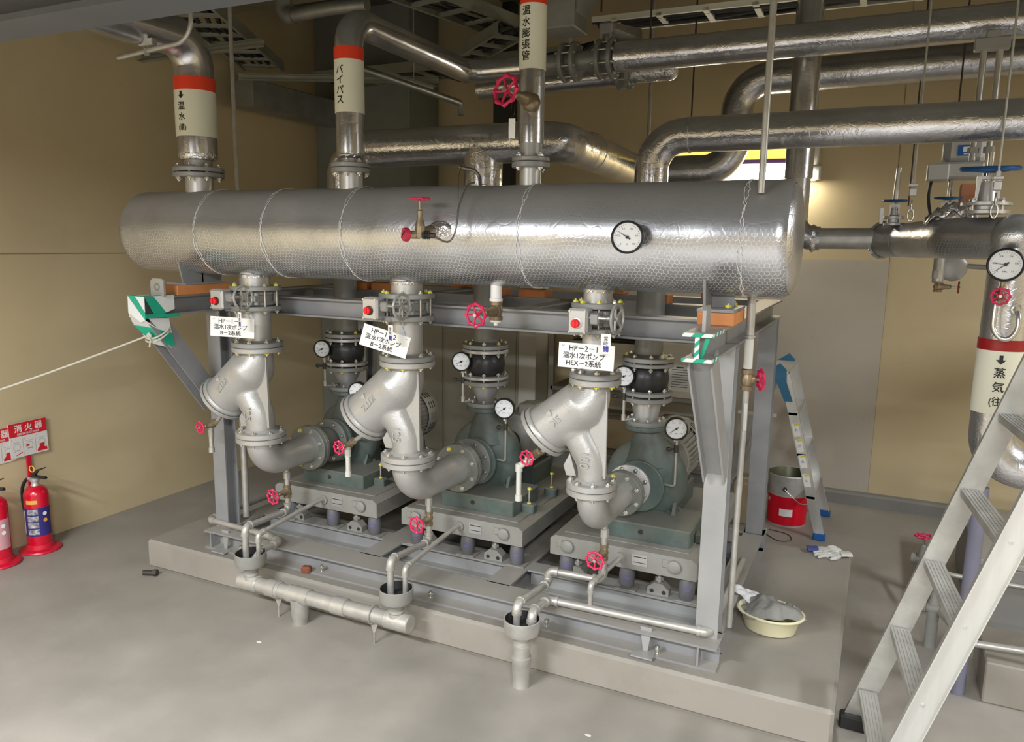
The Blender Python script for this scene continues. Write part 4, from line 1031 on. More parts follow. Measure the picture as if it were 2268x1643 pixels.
# elbow drain valves, drain pipework, funnels -----------------------------------------
GR = .0155
for i in range(3):
    x = LX[i]; yv = .17
    lab = 'red-wheeled gate valve on the drain stub under the %s suction elbow' % LN[i]
    vx = x+.008
    mb = MB(); mb.cyl((vx, yv, .535), (vx, yv, ZS-RN[i]*.96), .013, 16); mb.lathe([(.0185, 0), (.0185, .035), (.014, .04)], (vx, yv, .575), (0, 0, 1), 8); mb.build('drain_stub', 'galvanized', bpy.data.objects['suction_elbow' if i == 0 else 'suction_elbow.%03d' % i])
    gate_valve('drain_valve', lab, (vx, yv, .505), (-.05, -1, -.02), (0, 0, 1), .037, .036, .105, body_r=.0185)
XF = (-.81, .055, .68); YF = -.188
def dpipe(pts, r, label, rad=.03, fit=(), m='galvanized', name='drain_pipe'):
    t = thing(name, label, 'pipe', V(pts[0]))
    path = arcpath(pts, rad, 7); mb = MB(); mb.tube(path, r, 16); mb.build('pipe', m, t)
    for k in fit:   # elbow fittings at the inner corners
        P = V(pts[k]); a = (V(pts[k-1])-P).normalized(); b = (V(pts[k+1])-P).normalized()
        mb = MB(); l = rad+.018
        mb.tube(arcpath([P+a*l, P, P+b*l], rad, 7), r*1.22, 16); mb.tube([P+a*(l+.001), P+a*(l-.012)], r*1.38, 16); mb.tube([P+b*(l+.001), P+b*(l-.012)], r*1.38, 16)
        mb.build('elbow_fitting', m, t)
    return t
dpipe([(LX[0]+.008, .17, .47), (LX[0]+.008, .17, .395), (XF[0]-.03, YF, .43), (XF[0]-.03, YF, .255)], GR, 'galvanised drain pipe from the left elbow valve into the left funnel', .028, (1, 2))
dpipe([(LX[1]+.008, .17, .47), (LX[1]+.008, .17, .385), (XF[1]-.03, YF, .43), (XF[1]-.03, YF, .255)], GR, 'galvanised drain pipe from the middle elbow valve into the middle funnel', .028, (1, 2))
dpipe([(LX[2]+.008, .17, .47), (LX[2]+.008, .17, .372), (.655, .15, .375), (.655, .15, .315), (XF[2]-.025, YF, .36), (XF[2]-.025, YF, .255)], GR, 'galvanised stepped drain pipe from the right elbow valve into the right funnel', .028, (1, 2, 3, 4))
for i, (a, lab) in enumerate((((BX[0], .33, .425), 'thin drain pipe from the left pump base into the left funnel'), ((BX[1], .33, .425), 'thin drain pipe from the middle pump base into the middle funnel'))):
    dpipe([V(a)+V((0, .01, 0)), V(a)+V((0, -.03, .01)), (XF[i]+.035, YF+.02, .395), (XF[i]+.035, YF+.02, .265)], .0115, lab, .022, (2,))
dpipe([(BX[2], .34, .425), (BX[2], .30, .425), (BX[2]-.045, .06, .395), (BX[2]-.045, .06, .295)], .0115, 'thin drain pipe from the right pump base down to the front rail pipe', .022, (2,))
dpipe([(1.40, .9, .286), (1.40, .075, .286), (.70, .04, .29), (XF[2]+.035, YF+.02, .33), (XF[2]+.035, YF+.02, .262)], .0165, 'galvanised rail pipe along the front of the base frame to the right funnel', .03, (1, 2, 3))
dpipe([(-1.38, .75, .285), (-1.38, .085, .285), (-.90, .05, .287), (-.81, .02, .285), (-.81, -.12, .285), (-.81, -.165, .26)], .0155, 'galvanised rail pipe round the left front corner of the base frame', .03, (1, 2, 3))
for x in (-1.2, 1.15):
    mb = MB(); mb.prism([(-.025, .0), (.025, 0), (.008, -.12), (-.008, -.12)], (0, .004, 0), (x, .025, .275), (1, 0, 0), (0, 0, 1)); mb.box((x, -.005, .168), (.09, .06, .006)); mb.build('pipe_bracket', 'frame_light', FR)
def funnel(i, label):
    x = XF[i]
    t = thing('drain_funnel', label, 'funnel', (x, YF, .2))
    MB().lathe([(.018, 0), (.03, .0), (.034, .02), (.05, .035), (.07, .045), (.076, .062), (.078, .108), (.076, .11), (.072, .108), (.070, .07), (.03, .04), (.02, .035), (.018, .0)], (x, YF, .195), (0, 0, 1), 40).build('cup', 'base_grey' if i < 2 else 'galvanized', t)
    MB().lathe([(0, 0), (.0695, 0), (.0715, .036)], (x, YF, .266), (0, 0, 1), 40).build('dark_inside', 'dark_gasket', t)  # near-black disc and wall stand in for shade down the cup
    MB().cyl((x, YF, .185), (x, YF, .2), .036, 24).build('collar', 'galvanized', t)
    return t
funnel(0, 'grey round drain funnel at the left end of the manifold pipe')
funnel(1, 'grey round drain funnel at the right end of the manifold pipe')
funnel(2, 'grey drain funnel on its own standpipe at the front right')
t = thing('drain_manifold', 'fat grey drain pipe joining the two left funnels in front of the plinth', 'pipe', (-.4, YF, .1)); zc = .142
mb = MB(); mb.cyl((-.865, YF, zc), (.115, YF, zc), .036, 28)
for a, b in ((-.88, -.76), (-.70, -.62), (-.57, -.44), (-.3, -.22), (0, .13)): mb.cyl((a, YF, zc), (b, YF, zc), .0425, 28, ch=.004)
mb.cyl((XF[0], YF, zc), (XF[0], YF, .188), .036, 24); mb.cyl((XF[1], YF, zc), (XF[1], YF, .188), .036, 24)
mb.build('pipe', 'galvanized', t)
MB().lathe([(.036, 0), (.036, .02), (.04, .03), (.044, .09), (.045, .13)], (-.505, YF, 0), (0, 0, 1), 24).build('outlet_leg', 'galvanized', t)
for x in (-.64, -.07):
    mb = MB(); mb.tube([(x+.045*0, YF+.0435*cos(a), zc+.0435*sin(a)) for a in [2*pi*k/24 for k in range(24)]], .003, 6, closed=True); mb.prism([(-.022, 0), (.022, 0), (.004, -.05), (-.004, -.05)], (0, .003, 0), (x, YF, zc-.04), (1, 0, 0), (0, 0, 1)); mb.cyl((x, YF+.001, zc-.085), (x, YF+.001, .0), .004, 8)
    mb.build('support_clip', 'galvanized', t)
t = thing('standpipe', 'grey stepped standpipe under the right funnel, set in the floor', 'pipe', (XF[2], YF, 0))
MB().lathe([(.0, 0), (.037, 0), (.036, .02), (.040, .11), (.042, .118), (.042, .132), (.034, .134), (.034, .175), (.038, .176), (.038, .187), (0, .187)], (XF[2], YF, 0), (0, 0, 1), 28).build('pipe', 'galvanized', t)

# name plates --------------------------------------------------------------------
def nameplate(c, rot, lines, label, ry=0, w_=.21, h_=.094, pts=()):
    t = thing('name_plate', label, 'name plate', c); c = V(c); a = radians(rot); b = radians(ry)
    x = V((cos(b), sin(b), 0)); n_ = V((sin(b), -cos(b), 0)); z = V((0, 0, 1))
    xx = x*cos(a)+z*sin(a); yy = -x*sin(a)+z*cos(a)
    M = Matrix((xx, -n_, yy)).transposed()
    MB().box(c, (w_, .002, h_), M=M).build('plate', 'tag_white', t)
    mb = MB()
    for j, s in enumerate(lines):
        text_flat(mb, s, (.029, .0255, .0255)[j], c+n_*.0016+yy*(.028-.0275*j)+xx*(-.012 if j == 0 else -.008), xx, yy, bold=.0004, sx=(.92 if j == 0 else .96))
    mb.build('lettering', 'ink', t)
    for sx, tgt in pts:
        p = c+xx*sx*w_*.42+yy*h_*.42
        mb = MB(); mb.torus(p, n_+yy*.3, .005, .0007, 12, 4); mb.tube([p, p.lerp(V(tgt), .5)+V((.004, 0, 0)), V(tgt)], .0008, 5)
        mb.build('wire_tie', 'wire_dark', t)
    return t
def opentag(c, ry, label):
    t = thing('hanging_tag', label, 'tag', c); c = V(c); b = radians(ry); x = V((cos(b), sin(b), 0)); n_ = V((sin(b), -cos(b), 0)); z = V((0, 0, 1))
    M = Matrix((x, -n_, z)).transposed()
    MB().box(c, (.036, .0015, .073), M=M, bev=.0006).build('plate', 'tag_white', t)
    mb = MB(); text_flat(mb, '常', .0175, c+n_*.0012+z*.019, x, z, bold=.0002); text_flat(mb, '時', .0175, c+n_*.0012+z*.002, x, z, bold=.0002); mb.build('lettering', 'ink', t)
    mb = MB(); text_flat(mb, '開', .0225, c+n_*.0012-z*.019, x, z, bold=.0009); mb.build('blue_lettering', 'ink_blue', t)
    mb = MB(); p = c+z*.031
    for s_ in (-1, 1): mb.tube([p, p+V((.005*s_, .004, .03)), p+V((.006*s_, .012, .085))], .0008, 5)
    mb.build('wire_tie', 'wire_dark', t); return t
def mid_pts(gx, gz): return ((-1, (gx-.02, -.15, gz-.02)), (1, (gx+.09, -.14, gz)))
nameplate((-.852, -.20, 1.426), -3, ('HP－1－1', '温水1次ポンプ', 'B－2系統'), 'white name plate reading HP-1-1 hung below the left gearbox', 24, pts=mid_pts(-.93, 1.525))
nameplate((.018, -.20, 1.420), -16, ('HP－1－2', '温水1次ポンプ', 'B－2系統'), 'tilted white name plate reading HP-1-2 hung below the middle gearbox', 20, pts=mid_pts(-.05, 1.525))
nameplate((.944, -.24, 1.430), -2, ('HP－2－1', '温水1次ポンプ', 'HEX－2系統'), 'white name plate reading HP-2-1 hung below the right gearbox', 10, pts=mid_pts(.9, 1.52))
opentag((-.758, -.245, 1.470), -22, 'narrow white always-open tag hanging in front of the HP-1-1 plate')
opentag((.078, -.245, 1.460), -22, 'narrow white always-open tag hanging in front of the HP-1-2 plate')
opentag((1.034, -.285, 1.488), 10, 'narrow white always-open tag hanging in front of the HP-2-1 plate')

# drain valve under the header between the middle and right lines
t = gate_valve('drain_valve', 'brass valve with large red wheel hanging under the header', (.447, -.0, 1.558), (-.12, -1, -.06), (0, 0, 1), .044, .04, .15, body_r=.026)
MB().lathe([(.028, 0), (.028, .012), (.024, .014), (.024, .07), (.03, .072), (.03, .084), (.022, .086), (.022, .1)], (.447, 0, 1.597), (0, 0, 1), 28).build('white_nipple', 'tag_white', t)
MB().lathe([(0, -.012), (.009, -.012), (.01, 0), (.024, .002), (.024, .01), (.02, .012), (0, .012)], (.447, 0, 1.507), (0, 0, 1), 20).build('plug', 'tag_white', t)

# air vent / relief valve on the front of the header
t = thing('relief_valve', 'brass valve with red wheel and red cap on the front of the header tank', 'valve', (.25, -.2, 1.87))
mb = MB(); mb.cyl((.25, -.19, 1.89), (.25, -.285, 1.876), .02, 16); mb.cyl((.25, -.285, 1.855), (.25, -.285, 1.90), .021, 8); mb.lathe([(.02, 0), (.016, .02), (.012, .03), (.012, .06), (.006, .065), (0, .065)], (.25, -.285, 1.9), (0, 0, 1), 16)
mb.cyl((.25, -.285, 1.868), (.212, -.305, 1.868), .016, 8); mb.build('body', 'brass', t)
mb = MB()
for k in range(4): mb.torus((.262+.008*k, -.283+.003*k, 1.868), (1, .3, 0), .0155, .0022, 16, 6)
mb.cyl((.25, -.285, 1.868), (.31, -.27, 1.865), .011, 12); mb.build('threaded_union', 'wire_dark', t)
mb = MB(); mb.lathe([(.018, 0), (.026, .003), (.028, .012), (.026, .024), (0, .026)], (.212, -.305, 1.868), (-.75, -1, 0), 24); mb.build('red_cap', 'red_cap', t)
q = V((.212, -.305, 1.868))+V((-.6, -.8, 0)).normalized()*.0265
mb = MB(); mb.box(q, (.046, .003, .004), M=Matrix((V((.6, -.5, .5)).normalized(), V((-.6, -.8, 0)).normalized(), V((.3, -.2, -.9)).normalized())).transposed()); mb.build('slot', 'dark_gasket', t)
MB().cyl((.25, -.285, 1.96), (.25, -.285, 2.012), .005, 10).build('spindle', 'brass', t)
mb = MB(); handwheel(mb, (.25, -.285, 2.008), (0, 0, 1), .032, .0042, 5, .25, 8, dish=.1); mb.build('handwheel', 'red_wheel', t)
mb = MB(); mb.sphere((.292, -.198, 1.885), .055, 20, 12, scl=(1.15, .3, .75)); mb.build('foil_patch', 'foil_crumple', t)
mb = MB(); P = [(.30, -.272, 1.866), (.335, -.275, 1.85), (.37, -.275, 1.842), (.395, -.275, 1.862), (.405, -.265, 1.91), (.405, -.245, 1.985), (.42, -.205, 2.06), (.425, -.16, 2.075)]
def smoothp(P, n=8):
    P = [V(p) for p in P]; out = []
    for i in range(len(P)-1):
        p0, p1, p2, p3 = P[max(i-1, 0)], P[i], P[i+1], P[min(i+2, len(P)-1)]
        for k in range(n):
            t_ = k/n; out.append(.5*((2*p1)+(p2-p0)*t_+(2*p0-5*p1+4*p2-p3)*t_*t_+(3*p1-p0-3*p2+p3)*t_**3))
    out.append(P[-1]); return out
mb.tube(smoothp(P), .0038, 8); mb.build('capillary_tube', 'copper_tube', t)
mb = MB(); mb.tube(smoothp([(.43, -.12, 2.068), (.42, -.11, 2.10), (.40, -.115, 2.125), (.36, -.12, 2.135), (.335, -.12, 2.142)]), .0075, 10)
mb.build('bent_copper_pipe', 'copper_tube', None, label='short bent dark tube on top of the header ending in the air', cat='tube')
MB().tube([(.395, -.238, 2.0), (.37, -.19, 2.10), (.345, -.125, 2.14)], .0012, 5).build('tie_wire', 'wire_dark', None, label='thin wire from the bent dark tube down to the relief tube', cat='wire')

# ================================================================== INSULATED OVERHEAD PIPES
def lag(path, r, parent, m='foil', name='lagging', seams=True, caps=True, irr=.012):
    """foil lagging with small irregularities"""
    pts = [V(p) for p in path]; out = []
    for i in range(len(pts)-1):
        L_ = (pts[i+1]-pts[i]).length; k = max(1, int(L_/.03))
        for j in range(k): out.append(pts[i].lerp(pts[i+1], j/k))
    out.append(pts[-1]); ph = random.random()*9
    rs = [r*(1+irr*(.5*sin(i*.37+ph)+.35*sin(i*.93+2*ph))) for i in range(len(out))]
    mb = MB(); mb.tube(out, rs, 40, caps=caps); return mb.build(name, m, parent)
def collar(parent, c, axis, r, m='foil'):
    return MB().lathe([(r*.6, 0), (r*1.02, 0), (r*1.035, .008), (r*1.02, .016), (r*.6, .016)], c, axis, 36).build('end_band', m, parent)
def pair_bolts(t, c, axis, R, n, L, s): bolt_ring(t, c, axis, R, n, L, s, 0)

# hot water return drop (left)
X = -1.235
t = thing('hot_water_return_pipe', 'thick foil-lagged pipe marked 温水(還) dropping to the left end of the header', 'pipe', (X, 0, 2.165))
lag(arcpath([(X, 0, 2.243), (X, 0, 2.79), (X, -1.15, 2.815), (X, -5.5, 2.92)], .14, 12), .094, t, m='foil_smooth')
MB().lathe([(.06, 0), (.085, .004), (.095, .02), (.094, .035)], (X, 0, 2.222), (0, 0, 1), 36).build('end_band', 'foil_crumple', t)
MB().cyl((X, 0, 2.167), (X, 0, 2.24), .067, 32).build('bare_pipe', 'grey_bare', t)
fl = flange(t, (X, 0, 2.167), (0, 0, 1), .123, .022); bolt_ring(t, (X, 0, 2.165), (0, 0, 1), .103, 8, .05, .012, 0)
def band(t, x, R, z0, z1, m, name):
    return MB().lathe([(R, 0), (R, z1-z0)], (x, 0, z0), (0, 0, 1), 48).build(name, m, t)
def bandy(t, c, R, z0, z1, m, name):
    mb = MB(); mb.lathe([(R-.003, 0), (R, 0), (R, z1-z0), (R-.003, z1-z0)], (c[0], c[1], z0), (0, 0, 1), 48); return mb.build(name, m, t)
bandy(t, (X, 0), .0975, 2.335, 2.552, 'label_cream', 'cream_label'); bandy(t, (X, 0), .0978, 2.552, 2.615, 'label_red', 'red_band')
def arrow(mb, c, R, ang, z, s):
    pts = [(-.18, .5), (.18, .5), (.18, 0), (.5, 0), (0, -.5), (-.5, 0), (-.18, 0)]
    vs = [(c[0]+R*cos(ang+p[0]*s/R), c[1]+R*sin(ang+p[0]*s/R), z+p[1]*s) for p in pts]
    mb.add(vs, [tuple(reversed(range(7)))], smooth=False)
AN = radians(-84)
mb = MB(); arrow(mb, (X, 0), .0987, AN, 2.525, .035)
text_wrap(mb, '温', .04, (X, 0), .0987, AN, 2.475, .0006); text_wrap(mb, '水', .04, (X, 0), .0987, AN, 2.425, .0006); text_wrap(mb, '(還)', .032, (X, 0), .0987, AN, 2.372, .0004, sx=.85)
mb.build('lettering', 'ink', t)
# bypass
X = -.295; Y1b = 1.15; ZB2 = 2.80
t = thing('bypass_pipe', 'foil-lagged pipe marked バイパス rising from the header, turning back and running right under the ceiling', 'pipe', (X, 0, 2.15))
lag(arcpath([(X, 0, 2.215), (X, 0, ZB2), (X-.03, Y1b, ZB2), (.03, Y1b, ZB2)], .12, 12), .063, t, m='foil_smooth')
MB().lathe([(.045, 0), (.056, .003), (.064, .015), (.063, .025)], (X, 0, 2.2), (0, 0, 1), 36).build('end_band', 'foil_crumple', t)
MB().cyl((X, 0, 2.167), (X, 0, 2.21), .053, 32).build('bare_pipe', 'grey_bare', t)
flange(t, (X, 0, 2.165), (0, 0, 1), .088, .02); bolt_ring(t, (X, 0, 2.164), (0, 0, 1), .073, 8, .046, .011, 0)
bandy(t, (X, 0), .0657, 2.40, 2.622, 'label_cream', 'cream_label'); bandy(t, (X, 0), .066, 2.622, 2.675, 'label_red', 'red_band')
mb = MB(); AN = radians(-92)
for k, ch in enumerate('バイパス'): text_wrap(mb, ch, .042, (X, 0), .0666, AN, 2.578-.0425*k, .0006)
mb.build('lettering', 'ink', t)
xb = .03
MB().cyl((xb, Y1b, ZB2), (.62, Y1b, ZB2+.01), .052, 28).build('bare_pipe', 'grey_flange', t)
for xf in (.06, .27, .335, .475, .54):
    fm = MB(); fm.lathe([(0, 0), (.1, 0), (.102, .003), (.102, .018), (.1, .02), (0, .02)], (xf-.01, Y1b, ZB2+.005), (1, 0, 0), 36); fm.build('flange', 'grey_flange', t)
for xm, L_ in ((.30, .09), (.508, .09)): bolt_ring(t, (xm, Y1b, ZB2+.005), (1, 0, 0), .086, 8, L_, .01, 0)
lag([(.56, Y1b, ZB2+.008), (5.9, Y1b+.1, ZB2+.05)], .0765, t)
MB().cyl((.30, Y1b, ZB2+.08), (.30, Y1b, ZB2+.16), .016, 12).build('valve_stem', 'grey_bare', t)
mb = MB(); mb.box((.505, Y1b, ZB2+.155), (.075, .07, .055), bev=.008)
for s_ in (-.025, .025): mb.box((.505+s_, Y1b, ZB2+.10), (.012, .05, .07))
mb.build('valve_bonnet', 'grey_bare', t)
mb = MB(); mb.lathe([(.04, 0), (.075, .16), (.073, .16), (.038, 0)], (.51, Y1b+.03, ZB2+.16), (.55, .45, -.25), 4); mb.build('bracket_arm', 'galvanized', t)
# second lagged pipe just behind, with end cap
t = thing('lagged_branch_pipe', 'short foil-lagged pipe ending in a rounded cap behind the bypass flanges', 'pipe', (.3, 1.9, 2.8))
lag([(-.50, 1.62, 2.80), (.42, 1.62, 2.82)], .062, t); lag([(.50, 1.62, 2.82), (.70, 1.62, 2.825), (.74, 1.62, 2.826)], .055, t, m='foil_crumple')
MB().sphere((.72, 1.62, 2.826), .058, 20, 12).build('end_cap', 'foil_crumple', t)
mb = MB()
for xf in (.43, .49):
    fm = MB(); fm.lathe([(0, 0), (.085, 0), (.085, .018), (0, .018)], (xf-.009, 1.62, 2.82), (1, 0, 0), 32); fm.build('flange', 'grey_flange', t)
bolt_ring(t, (.46, 1.62, 2.82), (1, 0, 0), .072, 6, .085, .01, 0)
# grey valve box top centre
t = thing('actuator_box', 'grey sheet metal box above the bypass line, left of the cable tray', 'control box', (.40, .75, 2.86))
MB().box((.40, .75, 3.0), (.22, .2, .3), bev=.006).build('casing', 'duct_steel', t)
MB().prism([(0, 0), (.06, .1), (.06, .2), (0, .2)], (0, .16, 0), (.51, .67, 2.92), (1, 0, 0), (0, 0, 1)).build('side_flap', 'duct_steel', t)
MB().cyl((.34, .8, 3.15), (.34, .8, ZC), .006, 8).build('hanger_rod', 'galvanized', t)
# expansion pipe
X = .595
t = thing('expansion_pipe', 'slim foil-lagged pipe marked 温水膨張管 rising from the header right of centre', 'pipe', (X, 0, 2.165))
lag([(X, 0, 2.235), (X, 0, 3.7)], .051, t, m='foil_smooth')
MB().cyl((X, 0, 2.167), (X, 0, 2.235), .045, 28).build('bare_pipe', 'grey_bare', t)
flange(t, (X, 0, 2.165), (0, 0, 1), .076, .018); bolt_ring(t, (X, 0, 2.163), (0, 0, 1), .062, 4, .042, .0105, 0, ph=.3)
bandy(t, (X, 0), .0535, 2.515, 2.755, 'label_cream', 'cream_label'); bandy(t, (X, 0), .0538, 2.755, 2.81, 'label_red', 'red_band')
mb = MB(); AN = radians(-97)
for k, ch in enumerate('温水膨張管'): text_wrap(mb, ch, .038, (X, 0), .0546, AN, 2.728-.0415*k, .0005)
mb.build('lettering', 'ink', t)
v = gate_valve('drain_valve', 'old brass valve with large red wheel on the expansion pipe', (.618, -.075, 2.39), (-.28, -1, .12), (.25, 1, 0), .052, .03, .14, body_r=.026)
MB().sphere((.625, -.07, 2.378), .036, 16, 10).build('bonnet', 'brass', v)
t = thing('hanging_tag', 'blank white tag hanging on a wire below the valve on the expansion pipe', 'tag', (.60, -.2, 2.27))
MB().box((.605, -.2, 2.268), (.026, .0015, .072), rot=8, bev=.0006).build('plate', 'tag_white', t)
mb = MB()
for s_ in (-1, 1): mb.tube([(.605, -.2, 2.302), (.605+.008*s_, -.195, 2.325), (.605+.006*s_, -.19, 2.36)], .0008, 5)
mb.build('wire_tie', 'wire_dark', t)

# pump discharge header P0 : risers 1 and 2, then back, along and up to P2
YD, ZD, YR, ZR = .715, 2.34, 2.42, 2.90
t = thing('discharge_pipe', 'fat foil-lagged discharge pipe joining the left and middle risers behind the header', 'pipe', (LX[0], YD, 1.8))
lag(arcpath([(LX[0]+.01, YD, 1.75), (LX[0]+.01, YD, ZD), (.42, YD, ZD), (.34, YR, ZD), (.97, YR, ZD), (.97, YR, ZR), (5.9, YR, ZR+.05)], [.17, .16, .2, .2, .2], 12), .1, t)
lag([(.005, YD, 1.75), (.005, YD, ZD)], .1, t)
for p, ax in (((.2, YD, ZD), (1, 0, 0)), ((.42, YD+.45, ZD), (0, 1, 0))): MB().torus(p, ax, .1, .003, 36, 6).build('foil_lap', 'foil', t)
t = thing('discharge_pipe', 'foil-lagged discharge pipe of the right pump rising and running off to the right', 'pipe', (LX[2], YD, 1.8))
lag(arcpath([(LX[2]-.005, YD, 1.75), (LX[2]-.005, YD, ZD), (5.9, YD-.02, ZD+.01)], .15, 12), .078, t)
MB().torus((LX[2]+.17, YD, ZD), (1, 0, 0), .0785, .004, 36, 6).build('foil_lap', 'foil_crumple', t)
# vertical V and cross pipe
t = thing('steam_drop_pipe', 'tall foil-lagged vertical pipe behind the right end of the header, elbowing right', 'pipe', (1.47, 1.5, 1.89))
lag([(1.47, 1.5, 3.72), (1.47, 1.5, 2.2)], .071, t, m='foil_smooth'); lag(arcpath([(1.47, 1.5, 2.25), (1.47, 1.5, 1.89), (1.60, 1.5, 1.89)], .1, 10), .062, t, m='foil_smooth')
MB().cyl((1.57, 1.5, 1.89), (1.93, 1.5, 1.893), .054, 28).build('ribbed_pipe', 'galvanized', t)
MB().lathe([(0, 0), (.072, 0), (.074, .01), (.06, .03)], (1.555, 1.5, 1.89), (1, 0, 0), 28).build('end_band', 'foil_crumple', t)
# steam pipe at the right
SX, SY = 2.365, .65
t = thing('steam_pipe', 'foil-lagged steam pipe marked 蒸気(往) at the right edge, with elbows at top and bottom', 'pipe', (SX, SY, .92))
lag(arcpath([(1.90, 1.52, 1.885), (2.0, 1.40, 1.885), (2.16, .86, 1.888), (SX, SY, 1.89)], [.1, .25], 8), .084, t, m='foil_net', irr=.02)
lag([(3.7, 2.0, 1.87), (SX, SY, 1.89)], .083, t, m='foil_net'); MB().sphere((SX, SY, 1.89), .092, 32, 20).build('tee_lagging', 'foil_net', t)
lag(arcpath([(SX, SY, 1.90), (SX, SY, .985), (3.6, SY, .96)], .13, 10), .083, t, m='foil_net', irr=.015)
MB().lathe([(.05, 0), (.09, 0), (.096, .006), (.09, .013), (.086, .02)], (1.895, 1.525, 1.885), (.64, -.77, 0), 36).build('end_band', 'foil_crumple', t)
bandy(t, (SX, SY), .0865, 1.206, 1.457, 'label_cream', 'cream_label'); bandy(t, (SX, SY), .0868, 1.457, 1.50, 'label_darkred', 'red_band')
mb = MB(); AN = radians(-96)
arrow(mb, (SX, SY), .0876, AN, 1.423, .036)
text_wrap(mb, '蒸', .043, (SX, SY), .0876, AN, 1.372, .0006); text_wrap(mb, '気', .043, (SX, SY), .0876, AN, 1.316, .0006); text_wrap(mb, '(往)', .038, (SX, SY), .0876, AN, 1.256, .0005, sx=.9)
mb.build('lettering', 'ink', t)
# gauge with pigtail
def st(g, c, x, y, d):
    MB().cyl(c-V((0, 0, .058))-d*.02, c-V((0, 0, .085))-d*.02, .009, 8).build('stem', 'brass', g)
gauge('pressure_gauge', (2.325, .50, 1.79), (-.1, -1, 0), .0625, 'large white dial gauge with black rim on the steam pipe at the right', st, ang=218, two=172)
v = gate_valve('gauge_valve', 'small red-wheeled valve between the steam gauge and its looped siphon', (2.322, .535, 1.672), (-.05, -1, 0), (0, 0, 1), .03, .028, .04)
mb = MB(); mb.tube(smoothp([(2.312, .525, 1.65), (2.310, .52, 1.60), (2.312, .515, 1.55), (2.335, .508, 1.515), (2.366, .505, 1.515), (2.388, .51, 1.55), (2.39, .515, 1.59), (2.385, .53, 1.615)]), .0095, 12)
mb.lathe([(.02, 0), (.02, .01), (.014, .012)], (2.383, .548, 1.622), (0, -1, 0), 6); mb.build('siphon_loop', 'steel_bolt', v)
# purple post under it
MB().cyl((2.345, .60, 0), (2.345, .60, .90), .029, 28).build('support_post', 'purple_post', None, label='slim purple-grey support post under the steam pipe elbow', cat='post')

# valves on the cross pipe
def blue_valve(c, R, H, label, tag=True):
    c = V(c); t = thing('gate_valve', label, 'valve', c)
    mb = MB(); s = R/.052
    mb.lathe([(.03*s, 0), (.045*s, .0), (.045*s, .012), (.03*s, .016), (.03*s, .03), (.048*s, .032), (.048*s, .044), (.02*s, .05), (.016*s, .09*H), (0, .09*H)], c, (0, 0, 1), 24)
    for a in (0, 180): 
        q = V((cos(radians(a)), sin(radians(a)), 0)); mb.box(c+q*.018*s+V((0, 0, .07*H)), (.008*s, .014*s, .055*H))
    mb.box(c+V((0, 0, .10*H)), (.045*s, .016*s, .012)); mb.build('body', 'silver_smooth', t)
    for k in range(4):
        a = pi/4+k*pi/2; bolt(t, c+V((.038*s*cos(a), .038*s*sin(a), .03)), (0, 0, 1), .03, .006*s)
    mb = MB(); handwheel(mb, c+V((0, 0, .125*H)), (.0, -.08, 1), R, R*.1, 5, .22, 0, dish=.1); mb.build('handwheel', 'blue_wheel', t)
    MB().cyl(c+V((0, 0, .08*H)), c+V((0, 0, .17*H)), .006*s, 10).build('spindle', 'steel_bolt', t)
    return t
t = blue_valve((1.94, 1.36, 1.955), .052, .95, 'small gate valve with blue wheel at the left end of the thick steam branch')
MB().cyl((1.94, 1.36, 2.08), (1.945, 1.36, 2.23), .013, 12).build('stem_tube', 'aluminium', t)
MB().box((1.885, 1.33, 2.0), (.014, .004, .075), rot=5).build('paper_tag', 'tag_white', t)
blue_valve((2.16, 1.28, 1.955), .055, 1.0, 'small gate valve with blue wheel below the motorised actuator')
t = blue_valve((2.262, .72, 1.985), .098, 1.4, 'large gate valve with wide blue wheel above the steam pipe')
# motorised control valve
t = thing('valve_actuator', 'light grey motorised valve actuator with blue label near the right edge', 'actuator', (2.28, 1.35, 2.0))
MB().box((2.213, 1.38, 2.30), (.18, .16, .13), bev=.03).build('hood', 'actuator_grey', t)
MB().box((2.20, 1.36, 2.207), (.19, .15, .075), bev=.01).build('gear_case', 'actuator_grey', t)
MB().box((2.108, 1.34, 2.20), (.09, .13, .078), bev=.006).build('terminal_box', 'actuator_grey', t)
MB().box((2.213, 1.2985, 2.296), (.066, .002, .048)).build('label_plate', 'sticker_blue', t)
mb = MB(); mb.box((2.222, 1.297, 2.30), (.042, .001, .024)); mb.box((2.222, 1.297, 2.28), (.034, .001, .004)); mb.build('label_print', 'tag_white', t)
MB().box((2.25, 1.32, 2.09), (.085, .07, .11), bev=.004).build('yoke_plate', 'terracotta', t)
mb = MB()
for s_ in (-.06, .06): mb.cyl((2.23+s_, 1.38, 1.98), (2.23+s_, 1.38, 2.18), .010, 10)
mb.cyl((2.23, 1.36, 1.88), (2.23, 1.36, 1.99), .07, 20); mb.build('yoke', 'silver_smooth', t)
MB().tube(smoothp([(2.085, 1.33, 2.16), (2.08, 1.33, 2.09), (2.095, 1.33, 2.01), (2.12, 1.33, 1.965)]), .007, 10).build('cable', 'cable_black', t)
mb = MB(); mb.tube(smoothp([(2.30, 1.36, 2.2), (2.335, 1.25, 2.1), (2.33, 1.2, 1.97)]), .007, 8); mb.build('cable', 'cable_black', t)
